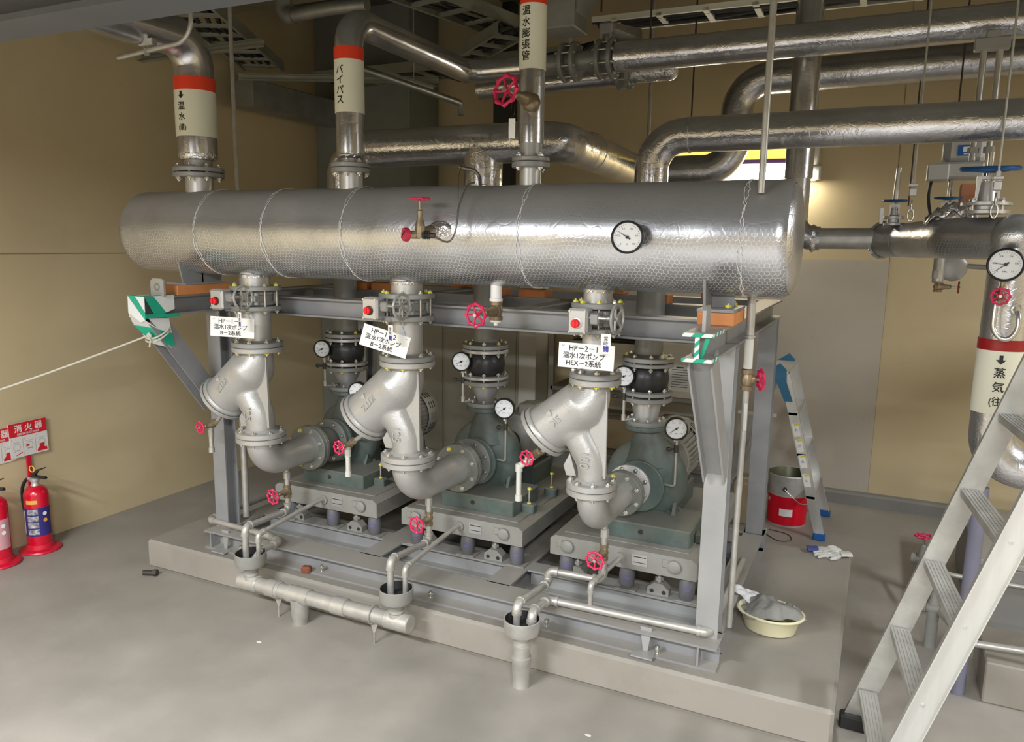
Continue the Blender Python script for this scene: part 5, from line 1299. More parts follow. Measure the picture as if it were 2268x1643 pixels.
# crumpled foil hood over the body of the control valve
mb = MB(); nn = 14; vs = []; fs = []
for i in range(nn):
    for j in range(nn):
        u, w_ = i/(nn-1)*2-1, j/(nn-1)*2-1
        z = .075*(1-abs(u)**1.5)*(1-.4*w_*w_)+.012*sin(9*u+5*w_)+.01*sin(13*w_)+random.uniform(-.006, .006)
        vs.append((2.16+u*.10, 1.00+w_*.13, 1.958+z))
for i in range(nn-1):
    for j in range(nn-1): fs.append((i*nn+j, (i+1)*nn+j, (i+1)*nn+j+1, i*nn+j+1))
mb.add(vs, fs); o = mb.build('foil_hood', 'foil_crumple', None, label='crumpled foil hood wrapped over the steam branch beside the big blue wheel', cat='insulation'); so = o.modifiers.new('s', 'SOLIDIFY'); so.thickness = .004
# steam trap below
t = thing('steam_trap', 'dusty round steam trap with small brass valve below the thick branch', 'steam trap', (2.23, 1.2, 1.62))
mb = MB(); mb.lathe([(0, 0), (.035, 0), (.04, .01), (.04, .025), (.06, .028), (.06, .038), (.05, .046), (.018, .052), (0, .052)], (2.205, 1.24, 1.762), (0, -1, -.12), 32); mb.build('body', 'grey_bare', t)
mb = MB(); mb.tube(arcpath([(2.147, 1.2, 1.85), (2.147, 1.2, 1.69)], .01), .024, 16); mb.cyl((2.147, 1.2, 1.71), (2.147, 1.2, 1.745), .026, 8); mb.cyl((2.24, 1.22, 1.77), (2.36, 1.15, 1.765), .012, 12); mb.build('pipe', 'galvanized', t)
gate_valve('drain_valve', 'small rusty-wheeled valve pointing right below the steam trap', (2.15, 1.19, 1.672), (1, -.08, 0), (0, 0, 1), .023, .025, .085, wheel='old_red')

# chain hangers and rods
def chain(x, y, z0, z1, label):
    t = thing('chain_hanger', label, 'chain hanger', (x, y, z0))
    n = max(2, int((z1-z0-.06)/.042)); mb = MB()
    for k in range(n):
        zc_ = z0+.026+k*.041; a = k % 2
        ax = V((1, 0, 0)) if a else V((0, 1, 0))
        pts = [V((x, y, zc_))+(V((0, 0, 1))*.026*sin(b)+(V((0, 1, 0)) if a else V((1, 0, 0)))*.012*cos(b)) for b in [2*pi*q/14 for q in range(14)]]
        mb.tube(pts, .0034, 6, closed=True)
    mb.build('chain', 'steel_bolt', t)
    mb = MB(); mb.box((x, y, z1-.055), (.028, .02, .035), bev=.003); mb.box((x, y, z1-.025), (.034, .024, .012), bev=.002); mb.cyl((x, y, z1-.02), (x, y, z1), .009, 8); mb.build('turnbuckle', 'silver_smooth', t)
    MB().cyl((x, y, z1-.01), (x, y, ZC), .0045, 8).build('rod', 'galvanized', t)
    return t
chain(2.003, .98, 1.965, 2.145, 'chain hanger on a long rod over the left end of the thick steam branch')
chain(2.279, .60, 1.965, 2.14, 'chain hanger on a long rod over the steam pipe top')
def rod(x, y, z0, r, label, z1=None, m='galvanized', name='hanger_rod'):
    return MB().cyl((x, y, z0), (x, y, z1 or ZC), r, 10).build(name, m, None, label=label, cat='rod')
rod(1.52, -.16, 2.02, .0115, 'long grey vertical conduit pipe in front of the right end of the header', name='conduit_pipe')
rod(-1.33, .35, 1.5, .011, 'long vertical conduit pipe just right of the left return pipe', name='conduit_pipe')
rod(.336, 2.6, 1.22, .013, 'grey vertical conduit behind the expansion pipe', ZC, name='conduit_pipe')
for (x, y, z0, lab) in ((.86, 1.62, 2.42, 'thin dark hanger rod crossing the cable tray in the top centre'), (.73, 1.17, 2.88, 'thin hanger rod reaching the top of the bypass pipe'),
                        (.52, 1.0, 3.0, 'thin hanger rod with nut above the bypass flanges'), (2.02, 2.42, 2.1, 'thin hanger rod behind the discharge pipes on the right'),
                        (1.15, 2.42, 3.0, 'thin pale hanger rod above the rear discharge elbow'), (2.2, 1.9, 2.5, 'thin hanger rod behind the right-hand pipes near the edge')):
    rod(x, y, z0, .0045, lab, m='wire_dark')
# pipe bracket pair on the right
t = thing('pipe_hanger', 'grey double-rod trapeze hanger between the two right-hand lagged pipes', 'pipe hanger', (2.27, .9, 2.42))
mb = MB(); mb.box((2.245, 1.0, 2.69), (.13, .05, .05), bev=.004); mb.box((2.245, 1.0, 2.73), (.05, .05, .03), bev=.004); mb.build('crossbar', 'grey_bare', t)
for x in (2.218, 2.276): MB().cyl((x, 1.0, 2.22), (x, 1.0, 2.67), .013, 12).build('rod', 'galvanized', t)
for x in (2.218, 2.276): MB().cyl((x, 1.0, 2.25), (x, 1.0, 2.275), .022, 6).build('nut', 'grey_bare', t)
# bent bracket over the left return pipe
t = thing('pipe_hook', 'thin bent galvanised hanger bar crossing the left return pipe', 'hanger', (-1.6, -.5, 2.6))
MB().tube(arcpath([(-.90, -.30, 3.7), (-.915, -.30, 2.70), (-1.39, -.30, 2.665)], .1, 8), .0105, 12).build('bar', 'galvanized', t)
mb = MB(); mb.cyl((-1.19, -.3, 2.66), (-1.19, -.3, 2.71), .004, 8); mb.box((-1.19, -.3, 2.715), (.09, .03, .03), bev=.003); mb.cyl((-1.20, -.3, 2.66), (-1.20, -.3, 2.69), .012, 6); mb.build('clip', 'galvanized', t)
# pipe standing behind the frame on the right (with valve and labels)
t = thing('drain_pipe', 'thin grey vertical pipe with taped labels beside the right front post', 'pipe', (1.462, .16, .28))
mb = MB(); mb.tube([(1.462, .16, .29), (1.474, .12, 1.30)], .0125, 14); mb.tube([(1.474, .12, 1.40), (1.476, .10, 1.70)], .0165, 14); mb.lathe([(.017, 0), (.022, .002), (.022, .006), (.017, .008)], (1.475, .11, 1.50), (0, 0, 1), 16); mb.build('pipe', 'galvanized', t)
mb = MB(); mb.lathe([(.0172, 0), (.0172, .115)], (1.4745, .118, 1.38), (0, .06, -1) if 0 else (0, -.05, 1), 20); mb.build('paper_label', 'paper', t)
MB().box((1.478, .115, 1.19), (.012, .022, .11), bev=.002).build('paper_label', 'paper', t)
gate_valve('drain_valve', 'bronze valve with red wheel on the thin vertical pipe beside the right post', (1.474, .12, 1.335), (1, .55, 0), (0, 0, 1), .036, .04, .055, body_r=.021)

# ================================================================== CEILING CLUTTER
def cable_ladder(p0, p1, w_, label, n, rail='tray_steel', cables=5, up=(0, 0, 1), h=.07):
    p0, p1 = V(p0), V(p1); d = (p1-p0).normalized(); s = d.cross(V(up)).normalized(); L_ = (p1-p0).length
    t = thing('cable_tray', label, 'cable tray', (p0+p1)/2)
    for sg in (-1, 1): MB().channel(p0+s*sg*w_/2, p1+s*sg*w_/2, .02, h, .003, up=up, flip=-sg).build('side_rail', rail, t)
    for k in range(n):
        q = p0+d*L_*(k+.5)/n; M = Matrix((d, s, V(d.cross(s)))).transposed()
        MB().box(q-V((0, 0, h*.3)), (.032, w_, .018), M=M).build('rung', rail, t)
    if cables:
        mb = MB()
        for c_ in range(cables):
            off = (c_+.5)/cables*w_*.85-w_*.42; ph = random.random()*6
            mb.tube([p0+d*L_*k/24+s*(off+.02*sin(k*.9+ph))+V((0, 0, .008*sin(k*.7+ph*2))) for k in range(25)], .010+.006*random.random(), 8)
        mb.build('cables', 'cable_black', t, kind='stuff')
    return t
cable_ladder((.30, 1.58, 3.10), (4.4, 1.62, 3.10), .24, 'white cable tray full of black cables at the top right', 16, 'tray_white', 6, h=.03)
cable_ladder((-1.50, .05, 3.12), (-2.40, 1.75, 3.12), .30, 'grey-green cable tray running back under the ceiling right of the return pipe', 9)
cable_ladder((-2.3, 2.35, 3.12), (.2, 2.25, 3.10), .35, 'long dark cable tray crossing in front of the column', 9)
cable_ladder((-.70, .25, 3.2), (-.36, 1.85, 3.2), .28, 'cable tray running back left of the expansion pipe', 7)
cable_ladder((-.85, 1.98, 3.08), (-.20, 1.47, 3.10), .2, 'short slanting cable tray behind the expansion pipe', 4, 'tray_steel', 3)
def strut(a, b, label, w_=.041, m='tray_steel'):
    return MB().channel(a, b, w_, w_, .003).build('channel_strut', m, None, label=label, cat='strut')
strut((-2.25, 1.34, 2.95), (-1.0, 1.95, 2.95), 'long galvanised channel strut under the cable trays')
so = strut((-1.2, 1.35, 2.92), (-1.06, 1.98, 2.90), 'slanting galvanised channel strut in front of the column')
MB().cyl((-1.11, 1.80, 2.90), (-1.11, 1.80, ZC), .005, 8).build('hanger_rod', 'galvanized', so)
strut((-2.62, .86, 3.0), (-1.55, .84, 3.0), 'slanting channel strut near the top left')
t = thing('small_bore_pipe', 'thin grey pipe with a downturned end above the long lagged pipe', 'pipe', (-.5, 1.9, 2.8))
MB().tube(arcpath([(-1.05, 1.0, 2.87), (-.93, 1.6, 2.83), (-.85, 2.0, 2.80), (-.85, 2.0, 2.72)], [.1, .03], 6), .022, 14).build('pipe', 'duct_steel', t)
t = thing('small_bore_pipe', 'stub of grey pipe with an elbow near the top left of the ceiling', 'pipe', (-1.6, 1.2, 3.2))
MB().tube(arcpath([(-1.50, 1.03, 3.20), (-1.2, 1.03, 3.21), (-.95, 1.05, 3.21)], .05, 6), .04, 16).build('pipe', 'duct_steel', t)
mb = MB(); mb.tube(arcpath([(-1.56, 1.03, 3.30), (-1.56, 1.03, 3.2), (-1.48, 1.03, 3.2)], .06, 6), .05, 16); mb.build('elbow', 'duct_steel', t)
# square duct with round spigot
t = thing('air_duct', 'galvanised square duct with a white round vent cap in front of the corner column', 'duct', (-2.2, 2.1, 2.7))
MB().box((-2.39, 2.05, 2.885), (.21, 1.1, .19), bev=.006).build('duct_body', 'duct_steel', t)
MB().lathe([(0, 0), (.062, 0), (.062, .06), (.058, .066), (0, .066)], (-2.41, 1.72, 2.98), (0, 0, 1), 28).build('vent_cap', 'cabinet_light', t)
# bundle of cables
mb = MB()
for k in range(9):
    ph = random.random()*5
    mb.tube(smoothp([(-1.35+.06*k, 2.35, 3.15), (-.9+.05*k, 2.15, 2.98+.015*k), (-.45+.03*k, 2.0, 2.97+.012*k), (.1, 1.9+.02*k, 3.05+.01*k)], 6), .011, 8)
mb.build('cable_bundle', 'cable_black', None, label='drooping bundle of black cables under the trays at top centre', cat='cables', kind='stuff')
# vertical dark conduits between bypass and expansion
MB().box((-.99, 2.99, 2.93), (.15, .14, 1.62), bev=.004).build('cable_riser', 'dark_gasket', None, label='black vertical cable riser on the back wall behind the expansion pipe', cat='cable riser')

# ================================================================== BEHIND THE FRAME
t = thing('equipment_cabinet', 'tall beige steel cabinet against the back wall behind the pumps', 'cabinet', (-1.3, 2.8, 0))
MB().box((-1.33, 2.83, .80), (1.36, .46, 1.60), bev=.006).build('body', 'cabinet_beige', t)
for k, x in enumerate((-1.68, -1.0)): MB().box((x, 2.598, .82), (.66, .014, 1.5), bev=.003).build('door', 'cabinet_beige', t)
MB().box((-.575, 2.72, .84), (.15, .24, 1.66), bev=.004).build('partition_post', 'cabinet_light', None, label='pale upright panel between the cabinet and the storage rack', cat='panel')
t = thing('storage_rack', 'grey steel storage rack with boxes behind the right pump', 'rack', (.5, 2.5, 0))
for x in (-.26, .93):
    for y in (2.35, 2.85): MB().box((x, y, .62), (.04, .04, 1.24), bev=.003).build('post', 'rack_steel', t)
for z in (1.2, .78, .34): MB().box((.335, 2.60, z), (1.19, .54, .035), bev=.004).build('shelf', 'rack_steel', t)
def carton(c, d, m, label, rot=0, lid=False, paper=None):
    t = thing('carton', label, 'box', V(c)-V((0, 0, d[2]/2)))
    MB().box(c, d, rot=rot, bev=.004).build('body', m, t)
    if paper:
        MB().box(V(c)+V((paper[0], -d[1]/2-.0015, paper[1])), (paper[2], .001, paper[3])).build('notice', 'paper', t)
        mb = MB(); pc = V(c)+V((paper[0], -d[1]/2-.0025, paper[1]))
        for k in range(9): mb.box(pc+V((0, 0, paper[3]*(.38-.09*k))), (paper[2]*(.35 if k == 0 else .75), .0008, .0035 if k else .008))
        mb.build('notice_print', 'ink', t)
    MB().box(V(c)+V((0, 0, d[2]/2+.0008)), (d[0]*.98, .05, .001)).build('tape', 'paper', t)
    return t
carton((.12, 2.55, .97), (.5, .36, .345), 'white_box', 'pale carton on the upper rack shelf at the left')
carton((.67, 2.52, .99), (.48, .40, .385), 'white_box', 'pale carton with a printed notice on the upper rack shelf', paper=(.04, -.05, .15, .19))
carton((.70, 2.5, .48), (.34, .32, .245), 'cardboard', 'brown carton on the lower rack shelf behind the right motor')
carton((.2, 2.55, .47), (.4, .36, .22), 'cardboard', 'brown carton on the lower rack shelf behind the middle motor')
t = thing('foil_roll', 'small crumpled sheet of foil lying at the foot of the rear ladder', 'foil', (1.15, 1.95, 0))
mb = MB(); vs = []; fs = []; nn = 16
for i in range(nn):
    for j in range(nn):
        vs.append((1.02+i*.012, 1.88+j*.014, .10+.07*sin(i*.55)*cos(j*.45)+random.uniform(-.015, .015)))
for i in range(nn-1):
    for j in range(nn-1): fs.append((i*nn+j, (i+1)*nn+j, (i+1)*nn+j+1, i*nn+j+1))
mb.add(vs, fs); o = mb.build('sheet', 'foil_crumple', t)
# cardboard roll / box near rear post
carton((1.21, 2.36, .14), (.16, .26, .28), 'cardboard', 'small brown carton on the floor behind the right rear post')

# rear stepladder
t = thing('stepladder', 'small aluminium stepladder with blue hinges standing behind the right rear post', 'stepladder', (1.42, 2.3, 0))
YL = (2.16, 2.66); zt = 1.05
for k, y in enumerate(YL):
    for nm, xt, xb_, m in (('front_stile', 1.41, 1.69, 'aluminium'), ('rear_stile', 1.33, 1.02, 'aluminium_worn')):
        MB().channel((xb_, y, .03), (xt, y, zt), .022, .06, .003, up=(1, 0, 0), flip=-1 if k else 1).build(nm, m, t)
        MB().box((xb_, y, .022), (.075, .035, .044), bev=.006).build('rubber_foot', 'blue_wheel' if xb_ > 1.4 else 'rubber_black', t)
    MB().prism([(-.06, .02), (.01, .07), (.05, .03), (.055, -.05), (.10, -.17), (.05, -.17), (0, -.06)], (0, -.012 if k == 0 else .012, 0), (1.37, y-.005 if k == 0 else y+.005, zt-.0), (1, 0, 0), (0, 0, 1)).build('hinge', 'blue_plastic', t)
for z, nm in ((.27, 0), (.54, 0), (.80, 0)):
    f = 1-z/zt; x = 1.41+.28*f; MB().box((x, 2.41, z), (.06, .50, .022), bev=.003).build('step', 'aluminium', t)
    x = 1.33-.31*f; MB().box((x, 2.41, z), (.04, .50, .02), bev=.003).build('rung', 'aluminium', t)
MB().box((1.37, 2.41, zt+.01), (.12, .52, .02), bev=.004).build('top_step', 'aluminium', t)
MB().box((1.26, YL[0]-.004, .78), (.24, .006, .022)).build('spreader', 'aluminium', t)
mb = MB(); mb2 = MB(); mb3 = MB()
for k, z in enumerate((.70, .60, .50, .38)):
    f = 1-z/zt; x = 1.41+.28*f; sh = V((-(1.69-1.41), 0, zt)).normalized(); n_ = V((0, -1, 0)); xx = sh.cross(n_)*-1
    M = Matrix((xx, -n_, sh)).transposed()
    mb.box((x+.0, YL[0]-.0025-.0, z), (.04, .002, .085), M=M); mb2.box((x, YL[0]-.004, z+.035), (.032, .001, .012), M=M)
    text_flat(mb3, '人注火上'[k], .02, (x, YL[0]-.0045, z), xx, sh)
mb.build('warning_sticker', 'tag_white', t); mb2.build('sticker_header', 'sticker_yellow', t); mb3.build('sticker_print', 'ink', t)

# red paint pail
t = thing('metal_pail', 'open metal pail with red lower label standing behind the plinth', 'pail', (1.466, 2.42, 0))
C_ = (1.462, 2.42, 0)
MB().lathe([(0, .004), (.118, .004), (.122, 0), (.124, .01), (.126, .20), (.127, .205), (.132, .21), (.128, .215), (.131, .30), (.138, .335), (.141, .345), (.138, .352), (.133, .348)], C_, (0, 0, 1), 48).build('body', 'bucket_metal', t)
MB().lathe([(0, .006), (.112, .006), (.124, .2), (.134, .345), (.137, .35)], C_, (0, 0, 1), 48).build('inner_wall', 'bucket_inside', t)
MB().lathe([(.1252, 0), (.1275, .195)], (C_[0], C_[1], .01), (0, 0, 1), 48).build('red_label', 'bucket_red', t)
mb = MB()
for a, z, w_, h_ in ((-88, .10, .085, .05),):
    vs = []; fs = []; nn = 8
    for k in range(nn+1):
        b = radians(a)+(k/nn-.5)*w_/.128; vs += [(C_[0]+.1284*cos(b), C_[1]+.1284*sin(b), z-h_/2), (C_[0]+.1284*cos(b), C_[1]+.1284*sin(b), z+h_/2)]
    for k in range(nn): fs.append((2*k, 2*k+2, 2*k+3, 2*k+1))
    mb.add(vs, fs)
text_wrap(mb, 'M', .035, (C_[0], C_[1]), .1286, radians(-150), .168, .002)
mb.build('white_patch', 'tag_white', t)
mb = MB(); mb.cyl((C_[0]-.01, C_[1]-.128, .262), (C_[0]-.01, C_[1]-.14, .262), .014, 14); mb.cyl((C_[0]+.01, C_[1]+.128, .262), (C_[0]+.01, C_[1]+.14, .262), .014, 14); mb.build('handle_ear', 'wire_dark', t)
mb = MB(); mb.tube(smoothp([(C_[0]-.01, C_[1]-.138, .262), (C_[0]+.09, C_[1]-.13, .18), (C_[0]+.145, C_[1], .16), (C_[0]+.09, C_[1]+.12, .18), (C_[0]+.01, C_[1]+.138, .262)]), .003, 8); mb.build('bail_handle', 'steel_bolt', t)
mb = MB(); mb.tube(smoothp([(1.34, 2.15, .004), (1.45, 2.02, .004), (1.53, 2.06, .004), (1.50, 2.16, .004), (1.38, 2.2, .004)]), .0025, 6)
mb.build('wire_loop', 'wire_dark', None, label='loop of thin dark wire on the floor by the pail', cat='wire')

# cream tub with rags
TB = V((1.590, .485, .159)); t = thing('wash_tub', 'shallow oval cream plastic tub on the plinth holding rags', 'tub', TB)
def oval(prof, name, m, parent, c=TB, ax=(1.0, .82), seg=56, rot=-.1):
    vs = []; fs = []
    for (r, z) in prof:
        for k in range(seg):
            a = 2*pi*k/seg; X_ = r*ax[0]*cos(a); Y_ = r*ax[1]*sin(a); vs.append((c.x+X_*cos(rot)-Y_*sin(rot), c.y+X_*sin(rot)+Y_*cos(rot), c.z+z))
    for i in range(len(prof)-1):
        for k in range(seg): k2 = (k+1) % seg; fs.append((i*seg+k, i*seg+k2, (i+1)*seg+k2, (i+1)*seg+k))
    return MB().add(vs, fs).build(name, m, parent)
oval([(.001, .001), (.10, .001), (.108, .006), (.128, .075), (.14, .085), (.146, .082), (.147, .086), (.14, .091), (.127, .085), (.105, .01), (.001, .008)], 'tub_body', 'tub_cream', t)
def cloth_pile(c, rx, ry, h, name, m, label, seed, cat='rag', base=.0, n=30, rag=.35):
    random.seed(seed); vs = []; fs = []; ph = [random.random()*6 for _ in range(8)]
    for i in range(n+1):
        for j in range(n+1):
            u, w_ = i/n*2-1, j/n*2-1
            d_ = sqrt(u*u+w_*w_); m_ = max(abs(u), abs(w_)); k = m_/d_ if d_ > 0 else 1; U, W = u*k, w_*k; rr = m_
            ed = 1+.16*sin(3*atan2(W, U)+ph[0])+.09*sin(7*atan2(W, U)+ph[1])
            z = h*(1-rr**2.2)+rag*h*(.5*sin(4*U+3*W+ph[2])+.35*sin(7*U-5*W+ph[3])+.25*sin(11*W+6*U+ph[4])+.15*sin(17*U+ph[5]))*(1-rr**3*.7)
            vs.append((c[0]+U*rx*ed, c[1]+W*ry*ed, c[2]+max(z, 0)+base*rr))
    for i in range(n):
        for j in range(n): a = i*(n+1)+j; fs.append((a, a+n+1, a+n+2, a+1))
    o = MB().add(vs, fs).build(name, m, None, label=label, cat=cat); s_ = o.modifiers.new('s', 'SOLIDIFY'); s_.thickness = .004; s_.offset = -1; s_.use_rim = True
    return o
cloth_pile((1.585, .49, .225), .132, .105, .062, 'rag', 'rag_grey', 'dirty grey rag heaped in the cream tub', 3, base=.02, rag=.32)
cloth_pile((1.665, .53, .235), .05, .05, .03, 'rag', 'rag_grey', 'small grey rag corner at the right rim of the tub', 8, rag=.4)
o = cloth_pile((1.485, .56, .262), .09, .045, .022, 'rag', 'rag_white', 'white rag hanging over the back left rim of the tub', 5, rag=.35); o.rotation_euler = (0, .15, -.55)
# work gloves : palm with four fingers and a thumb
def glove(c, rot, label, m, cuff, fl=1):
    t = thing('work_glove', label, 'glove', c)
    R_ = Matrix.Rotation(rot, 3, 'Z'); c = V(c); q = lambda a, b, z_: c+R_@V((a*fl, b, z_))
    mb = MB(); mb.sphere((0, 0, 0), 1, 20, 12)
    mb.v = [tuple(q(p[0]*.043, p[1]*.05+.0, .012+p[2]*.013)) for p in mb.v]
    for k, (a, l, sp) in enumerate(((-.03, .062, -.28), (-.01, .072, -.08), (.012, .068, .12), (.032, .055, .3))):
        mb.tube([q(a, .035, .013), q(a+sp*.03, .035+l*.5, .017), q(a+sp*.07, .035+l, .009)], [.0115, .0105, .0075], 10)
    mb.tube([q(-.035, -.015, .012), q(-.062, .012, .014), q(-.068, .038, .009)], [.013, .012, .008], 10)
    o = mb.build('hand', m, t); rm = o.modifiers.new('r', 'REMESH'); rm.mode = 'VOXEL'; rm.voxel_size = .0035; s_ = o.modifiers.new('s', 'SMOOTH'); s_.iterations = 3; bake(o)
    mb = MB(); vs = []
    mb.tube([q(0, -.035, .013), q(0, -.06, .014), q(.004, -.088, .012)], [.034, .031, .035], 20)
    mb.v = [(p[0], p[1], c.z+.002+(p[2]-c.z+.03)*.36) for p in mb.v]
    mb.build('cuff', cuff, t); return t
glove((1.80, 1.50, .159), 1.9, 'dirty white work glove lying on the far right plinth corner', 'glove_white', 'glove_white')
glove((1.745, 1.535, .162), -1.2, 'white work glove with blue cuff on the far right plinth corner', 'glove_white', 'glove_blue', -1)

# ================================================================== FRONT LADDER
t = thing('ladder', 'large aluminium stepladder leaning across the lower right corner', 'ladder', (1.96, -.1, 0))
A0, A1 = V((1.955, .135, .03)), V((2.50, .135, 1.80)); off = V((.055, -.52, 0))
d_ = (A1-A0).normalized(); upn = V((0, 1, 0)).cross(d_)
MB().channel(A0, A1, .03, .075, .003, up=upn, flip=1).build('far_stile', 'aluminium_worn', t)
B0, B1 = A0+off, A1+off+V((.06, 0, .2))
MB().channel(B0-V((0, .0, 0)), B1, .03, .075, .003, up=upn, flip=-1).build('near_stile', 'aluminium', t)
for z in (.165, .446, .725, 1.01, 1.29):
    f = (z-A0.z)/(A1.z-A0.z); a = A0.lerp(A1, f); b = a+off
    dd = (b-a).normalized(); M = Matrix((dd.cross(V((0, 0, 1))).normalized(), dd, V((0, 0, 1)))).transposed()
    sw = .06
    mb = MB(); mb.box((a+b)/2, (sw, (b-a).length-.01, .003), M=M); 
    for s_ in (-1, 1): mb.box((a+b)/2+M@V((s_*sw/2, 0, -.012)), (.003, (b-a).length-.01, .026), M=M)
    for k in range(5): mb.box((a+b)/2+M@V(((k-2)*.011, 0, .0025)), (.003, (b-a).length-.012, .002), M=M)
    mb.build('step', 'aluminium_worn', t)
for p in (A0, B0): MB().box(p-V((.0, .0, .005)), (.10, .055, .06), bev=.008).build('rubber_foot', 'rubber_black', t)
for z in (.165, .446, .725, 1.01, 1.29):
    f = (z-A0.z)/(A1.z-A0.z); b = A0.lerp(A1, f)+off; MB().cyl(b+V((0, -.001, .0)), b+V((0, -.006, 0)), .006, 10).build('rivet', 'steel_bolt', t)

# floor valves and small equipment at the lower right
t = thing('equipment_plinth', 'grey concrete block standing on the floor at the lower right edge', 'plinth', (2.75, .75, 0))
MB().box((2.76, .74, .09), (.66, .36, .18), bev=.006).build('block', 'plinth_grey', t)
t = thing('equipment_plinth', 'low dark grey equipment base behind the ladder at the right edge', 'plinth', (3.1, 1.7, 0))
MB().box((3.1, 1.75, .16), (1.3, .9, .32), bev=.008).build('block', 'base_kerb', t)
MB().box((3.1, 1.75, .335), (1.3, .9, .03), bev=.005).build('top_plate', 'floor_grey', t)
def floor_valve(c, label):
    gate_valve('floor_valve', label, c, (0, 0, 1), (1, -.2, 0), .04, .05, .13, wheel='red_wheel', bodym='base_grey', body_r=.026)
floor_valve((2.235, 1.6, .19), 'red-wheeled valve near the floor behind the ladder')
floor_valve((2.26, .98, .19), 'second red-wheeled floor valve half hidden by a ladder step')
MB().tube(arcpath([(2.235, 1.6, 0), (2.235, 1.6, .19)], .01), .026, 14).build('pipe_stub', 'base_grey', None, label='short grey pipe stub under the rear floor valve', cat='pipe')
MB().tube(arcpath([(2.26, .98, 0), (2.26, .98, .19)], .01), .026, 14).build('pipe_stub', 'base_grey', None, label='short grey pipe stub under the nearer floor valve', cat='pipe')
MB().tube(arcpath([(2.235, 1.6, .205), (2.34, 1.287, .25), (3.6, 1.287, .25)], .05), .011, 10).build('thin_pipe', 'galvanized', None, label='thin pipe running right from the rear floor valve', cat='pipe')
MB().tube(arcpath([(2.29, .93, .19), (2.36, .62, .22), (2.72, .60, .25), (3.2, .50, .26)], .05), .0155, 12).build('thin_pipe', 'galvanized', None, label='low galvanised pipe behind the ladder running to the right edge', cat='pipe')
MB().torus((2.70, .33, .012), (0, 0, 1), .07, .008, 28, 8).build('hose_ring', 'rubber_black', None, label='black ring lying on the floor at the lower right edge', cat='ring')

# ================================================================== FIRE EXTINGUISHERS AND SIGNS
def extinguisher(x, y, label, lab, lab2):
    t = thing('fire_extinguisher', label, 'fire extinguisher', (x, y, 0)); c = (x, y, 0)
    MB().lathe([(0, .03), (.055, .03), (.062, .035), (.0655, .05), (.0655, .34), (.060, .365), (.045, .385), (.025, .395), (0, .397)], c, (0, 0, 1), 40).build('cylinder', 'extinguisher_red', t)
    MB().lathe([(0, 0), (.108, 0), (.112, .006), (.108, .014), (.075, .02), (.07, .045), (.066, .047), (.064, .03), (0, .026)], c, (0, 0, 1), 44).build('stand', 'stand_red', t)
    def patch(a0, a1, z0, z1, m, name, R=.0662, n=14):
        vs = []; fs = []
        for k in range(n+1):
            b = radians(a0+(a1-a0)*k/n); vs += [(x+R*cos(b), y+R*sin(b), z0), (x+R*cos(b), y+R*sin(b), z1)]
        for k in range(n): fs.append((2*k, 2*k+2, 2*k+3, 2*k+1))
        return MB().add(vs, fs).build(name, m, t)
    A = -52
    patch(A-85, A+90, .10, .272, lab, 'printed_label'); patch(A-60, A-50, .115, .255, 'tag_white' if lab == 'label_blue' else 'label_darkred', 'label_side_print', .0668, 3)
    mb = MB()
    for k in range(4):
        patch(A-30, A+22, .112+.040*k, .145+.040*k, 'label_photo', 'instruction_picture', .0668, 6)
    patch(A-32, A+22, .297, .32, 'gold_label', 'yellow_label', .0668, 6)
    for zz, mm in ((.235, 'tag_white'), (.195, lab2)):
        cc = V((x+.0668*cos(radians(A+52)), y+.0668*sin(radians(A+52)), zz)); MB().lathe([(0, .001), (.012, .001)], cc, cc-V((x, y, zz)), 16).build('round_mark', mm, t)
    MB().lathe([(.022, 0), (.024, .005), (.02, .012), (.02, .03), (.026, .032), (.026, .048), (.015, .052), (0, .052)], (x, y, .39), (0, 0, 1), 20).build('valve_head', 'silver_smooth', t)
    dv = V((cos(radians(A+60)), sin(radians(A+60)), 0)); 
    mb = MB(); b = V((x, y, .445)); s_ = dv
    w_ = dv.cross(V((0, 0, 1)))
    mb.prism([(-.03, 0), (.01, .012), (.085, .012), (.092, .002), (.085, -.004), (.02, .0), (-.02, -.012)], w_*.016, b-w_*.008, s_, (0, 0, 1))
    mb.build('carry_handle', 'gauge_black', t)
    mb = MB(); mb.prism([(-.04, 0), (-.005, .02), (.03, .05), (.085, .068), (.085, .062), (.032, .038), (.01, .012)], w_*.014, b-w_*.007, s_, (0, 0, 1)); mb.build('lever', 'gauge_black', t)
    MB().torus(b+V((0, 0, .052))-w_*-.012, w_, .018, .0028, 20, 6).build('pull_ring', 'sticker_yellow', t)
    h = -dv
    mb = MB(); mb.tube(smoothp([V((x, y, .43))+h*.02, V((x, y, .425))+h*.06, V((x, y, .37))+h*.10, V((x, y, .27))+h*.105, V((x, y, .20))+h*.085]), .0095, 12); mb.build('hose', 'rubber_black', t)
    MB().tube([V((x, y, .435))+h*.015, V((x, y, .43))+h*.045], .011, 10).build('hose_ferrule', 'silver_smooth', t)
    mb = MB(); mb.cyl(V((x, y, .21))+h*.087, V((x, y, .19))+h*.083, .013, 12); mb.cyl(V((x, y, .19))+h*.083, V((x, y, .155))+h*.075, .010, 12, r1=.007); mb.build('nozzle', 'cabinet_light', t)
    mb = MB(); mb.box(V((x, y, .195))+h*.078, (.012, .03, .012), rot=A+60); mb.build('hose_clip', 'cabinet_light', t)
    return t
extinguisher(-2.475, -.185, 'red fire extinguisher with blue label by the left wall', 'label_blue', 'gold_label')
extinguisher(-2.475, -.425, 'red fire extinguisher with pink label, cut off by the left edge', 'label_pink', 'tag_white')
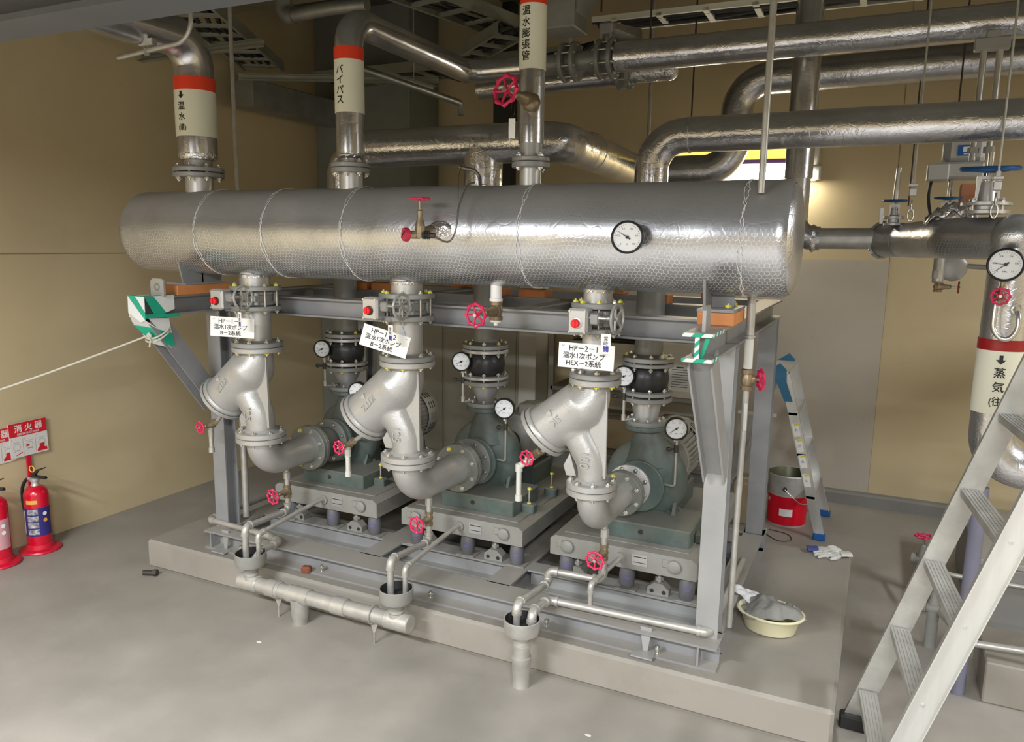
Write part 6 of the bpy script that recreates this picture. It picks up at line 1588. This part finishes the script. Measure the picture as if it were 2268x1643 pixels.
def fire_sign(y0, y1, z0, z1, tilt, label, dx=0, first=False):
    """board on the left wall facing +x; bottom edge leaning out"""
    c = V((-2.598+dx, (y0+y1)/2, (z0+z1)/2)); w_, h_ = y1-y0, z1-z0
    t = thing('fire_extinguisher_sign', label, 'sign', c); a = radians(tilt)
    n_ = V((1, 0, 0)); x = V((0, 1, 0))*cos(a)+V((0, 0, 1))*sin(a); y = V((0, 0, 1))*cos(a)-V((0, 1, 0))*sin(a)
    M = Matrix((x, y, n_)).transposed()
    MB().box(c, (w_, h_, .003), M=M).build('board', 'sign_white', t)
    MB().box(c+y*h_*.30+n_*.0018, (w_*.99, h_*.39, .001), M=M).build('red_panel', 'sign_red', t)
    mb = MB()
    for k, ch in enumerate('消火器'): text_flat(mb, ch, h_*.235, c+y*h_*.335+n_*.0028+x*w_*(-.26+.27*k), x, y, bold=.0012)
    text_flat(mb, 'FIRE EXTINGUISHER', h_*.085, c+y*h_*.165+n_*.0028+x*w_*.0, x, y, bold=.0003, sx=.85); mb.build('lettering', 'sign_white', t)
    mb = MB()
    for k in (-1, 1): mb.box(c-y*h_*.2+x*w_*k*.165+n_*.0018, (.0012, h_*.5, .0006), M=M)
    for k in range(3):
        q = c+x*w_*(k-1)*.33+n_*.0018
        text_flat(mb, '123'[k], h_*.07, q+y*h_*.02-x*w_*.12, x, y)
        mb.torus(q-y*h_*.2, n_, h_*.1, .0009, 18, 4); mb.tube([q-y*h_*.33-x*w_*.08, q-y*h_*.28, q-y*h_*.33+x*w_*.09], .001, 4)
        mb.box(q-y*h_*.06+x*.0, (w_*.2, .0012, .0005), M=M)
    mb.build('diagram_lines', 'rack_steel', t)
    mb = MB()
    mb.box(c-y*h_*.2-x*w_*.04+n_*.0022, (w_*.08, h_*.06, .0006), M=M); mb.build('diagram_mark', 'sign_red', t); mb = MB(); mb.prism([(0, 0), (.26, 0), (.26, .08), (.19, .1), (.2, .22), (.08, .22), (.06, .12), (0, .06)], n_*.0008, c+n_*.0018-y*h_*.45+x*w_*.2, x*w_, y*h_)
    mb.build('diagram_mark', 'sign_red', t)
    MB().box(c-y*h_*.4-x*w_*.28+n_*.0022, (w_*.18, h_*.02, .0006), M=M @ Matrix.Rotation(.35, 3, 'Z')).build('diagram_mark', 'sign_red', t)
    return t
fire_sign(-.235, -.008, .548, .755, 1, 'red and white fire extinguisher sign with three pictures on the left wall')
fire_sign(-.43, -.2, .53, .735, 1, 'second fire extinguisher sign, partly behind the first at the left edge', dx=-.014)
MB().box((-2.606, -.128, .43), (.012, .028, .26), bev=.002).build('sign_post', 'stand_red', None, label='red upright strip below the fire extinguisher sign', cat='sign post')
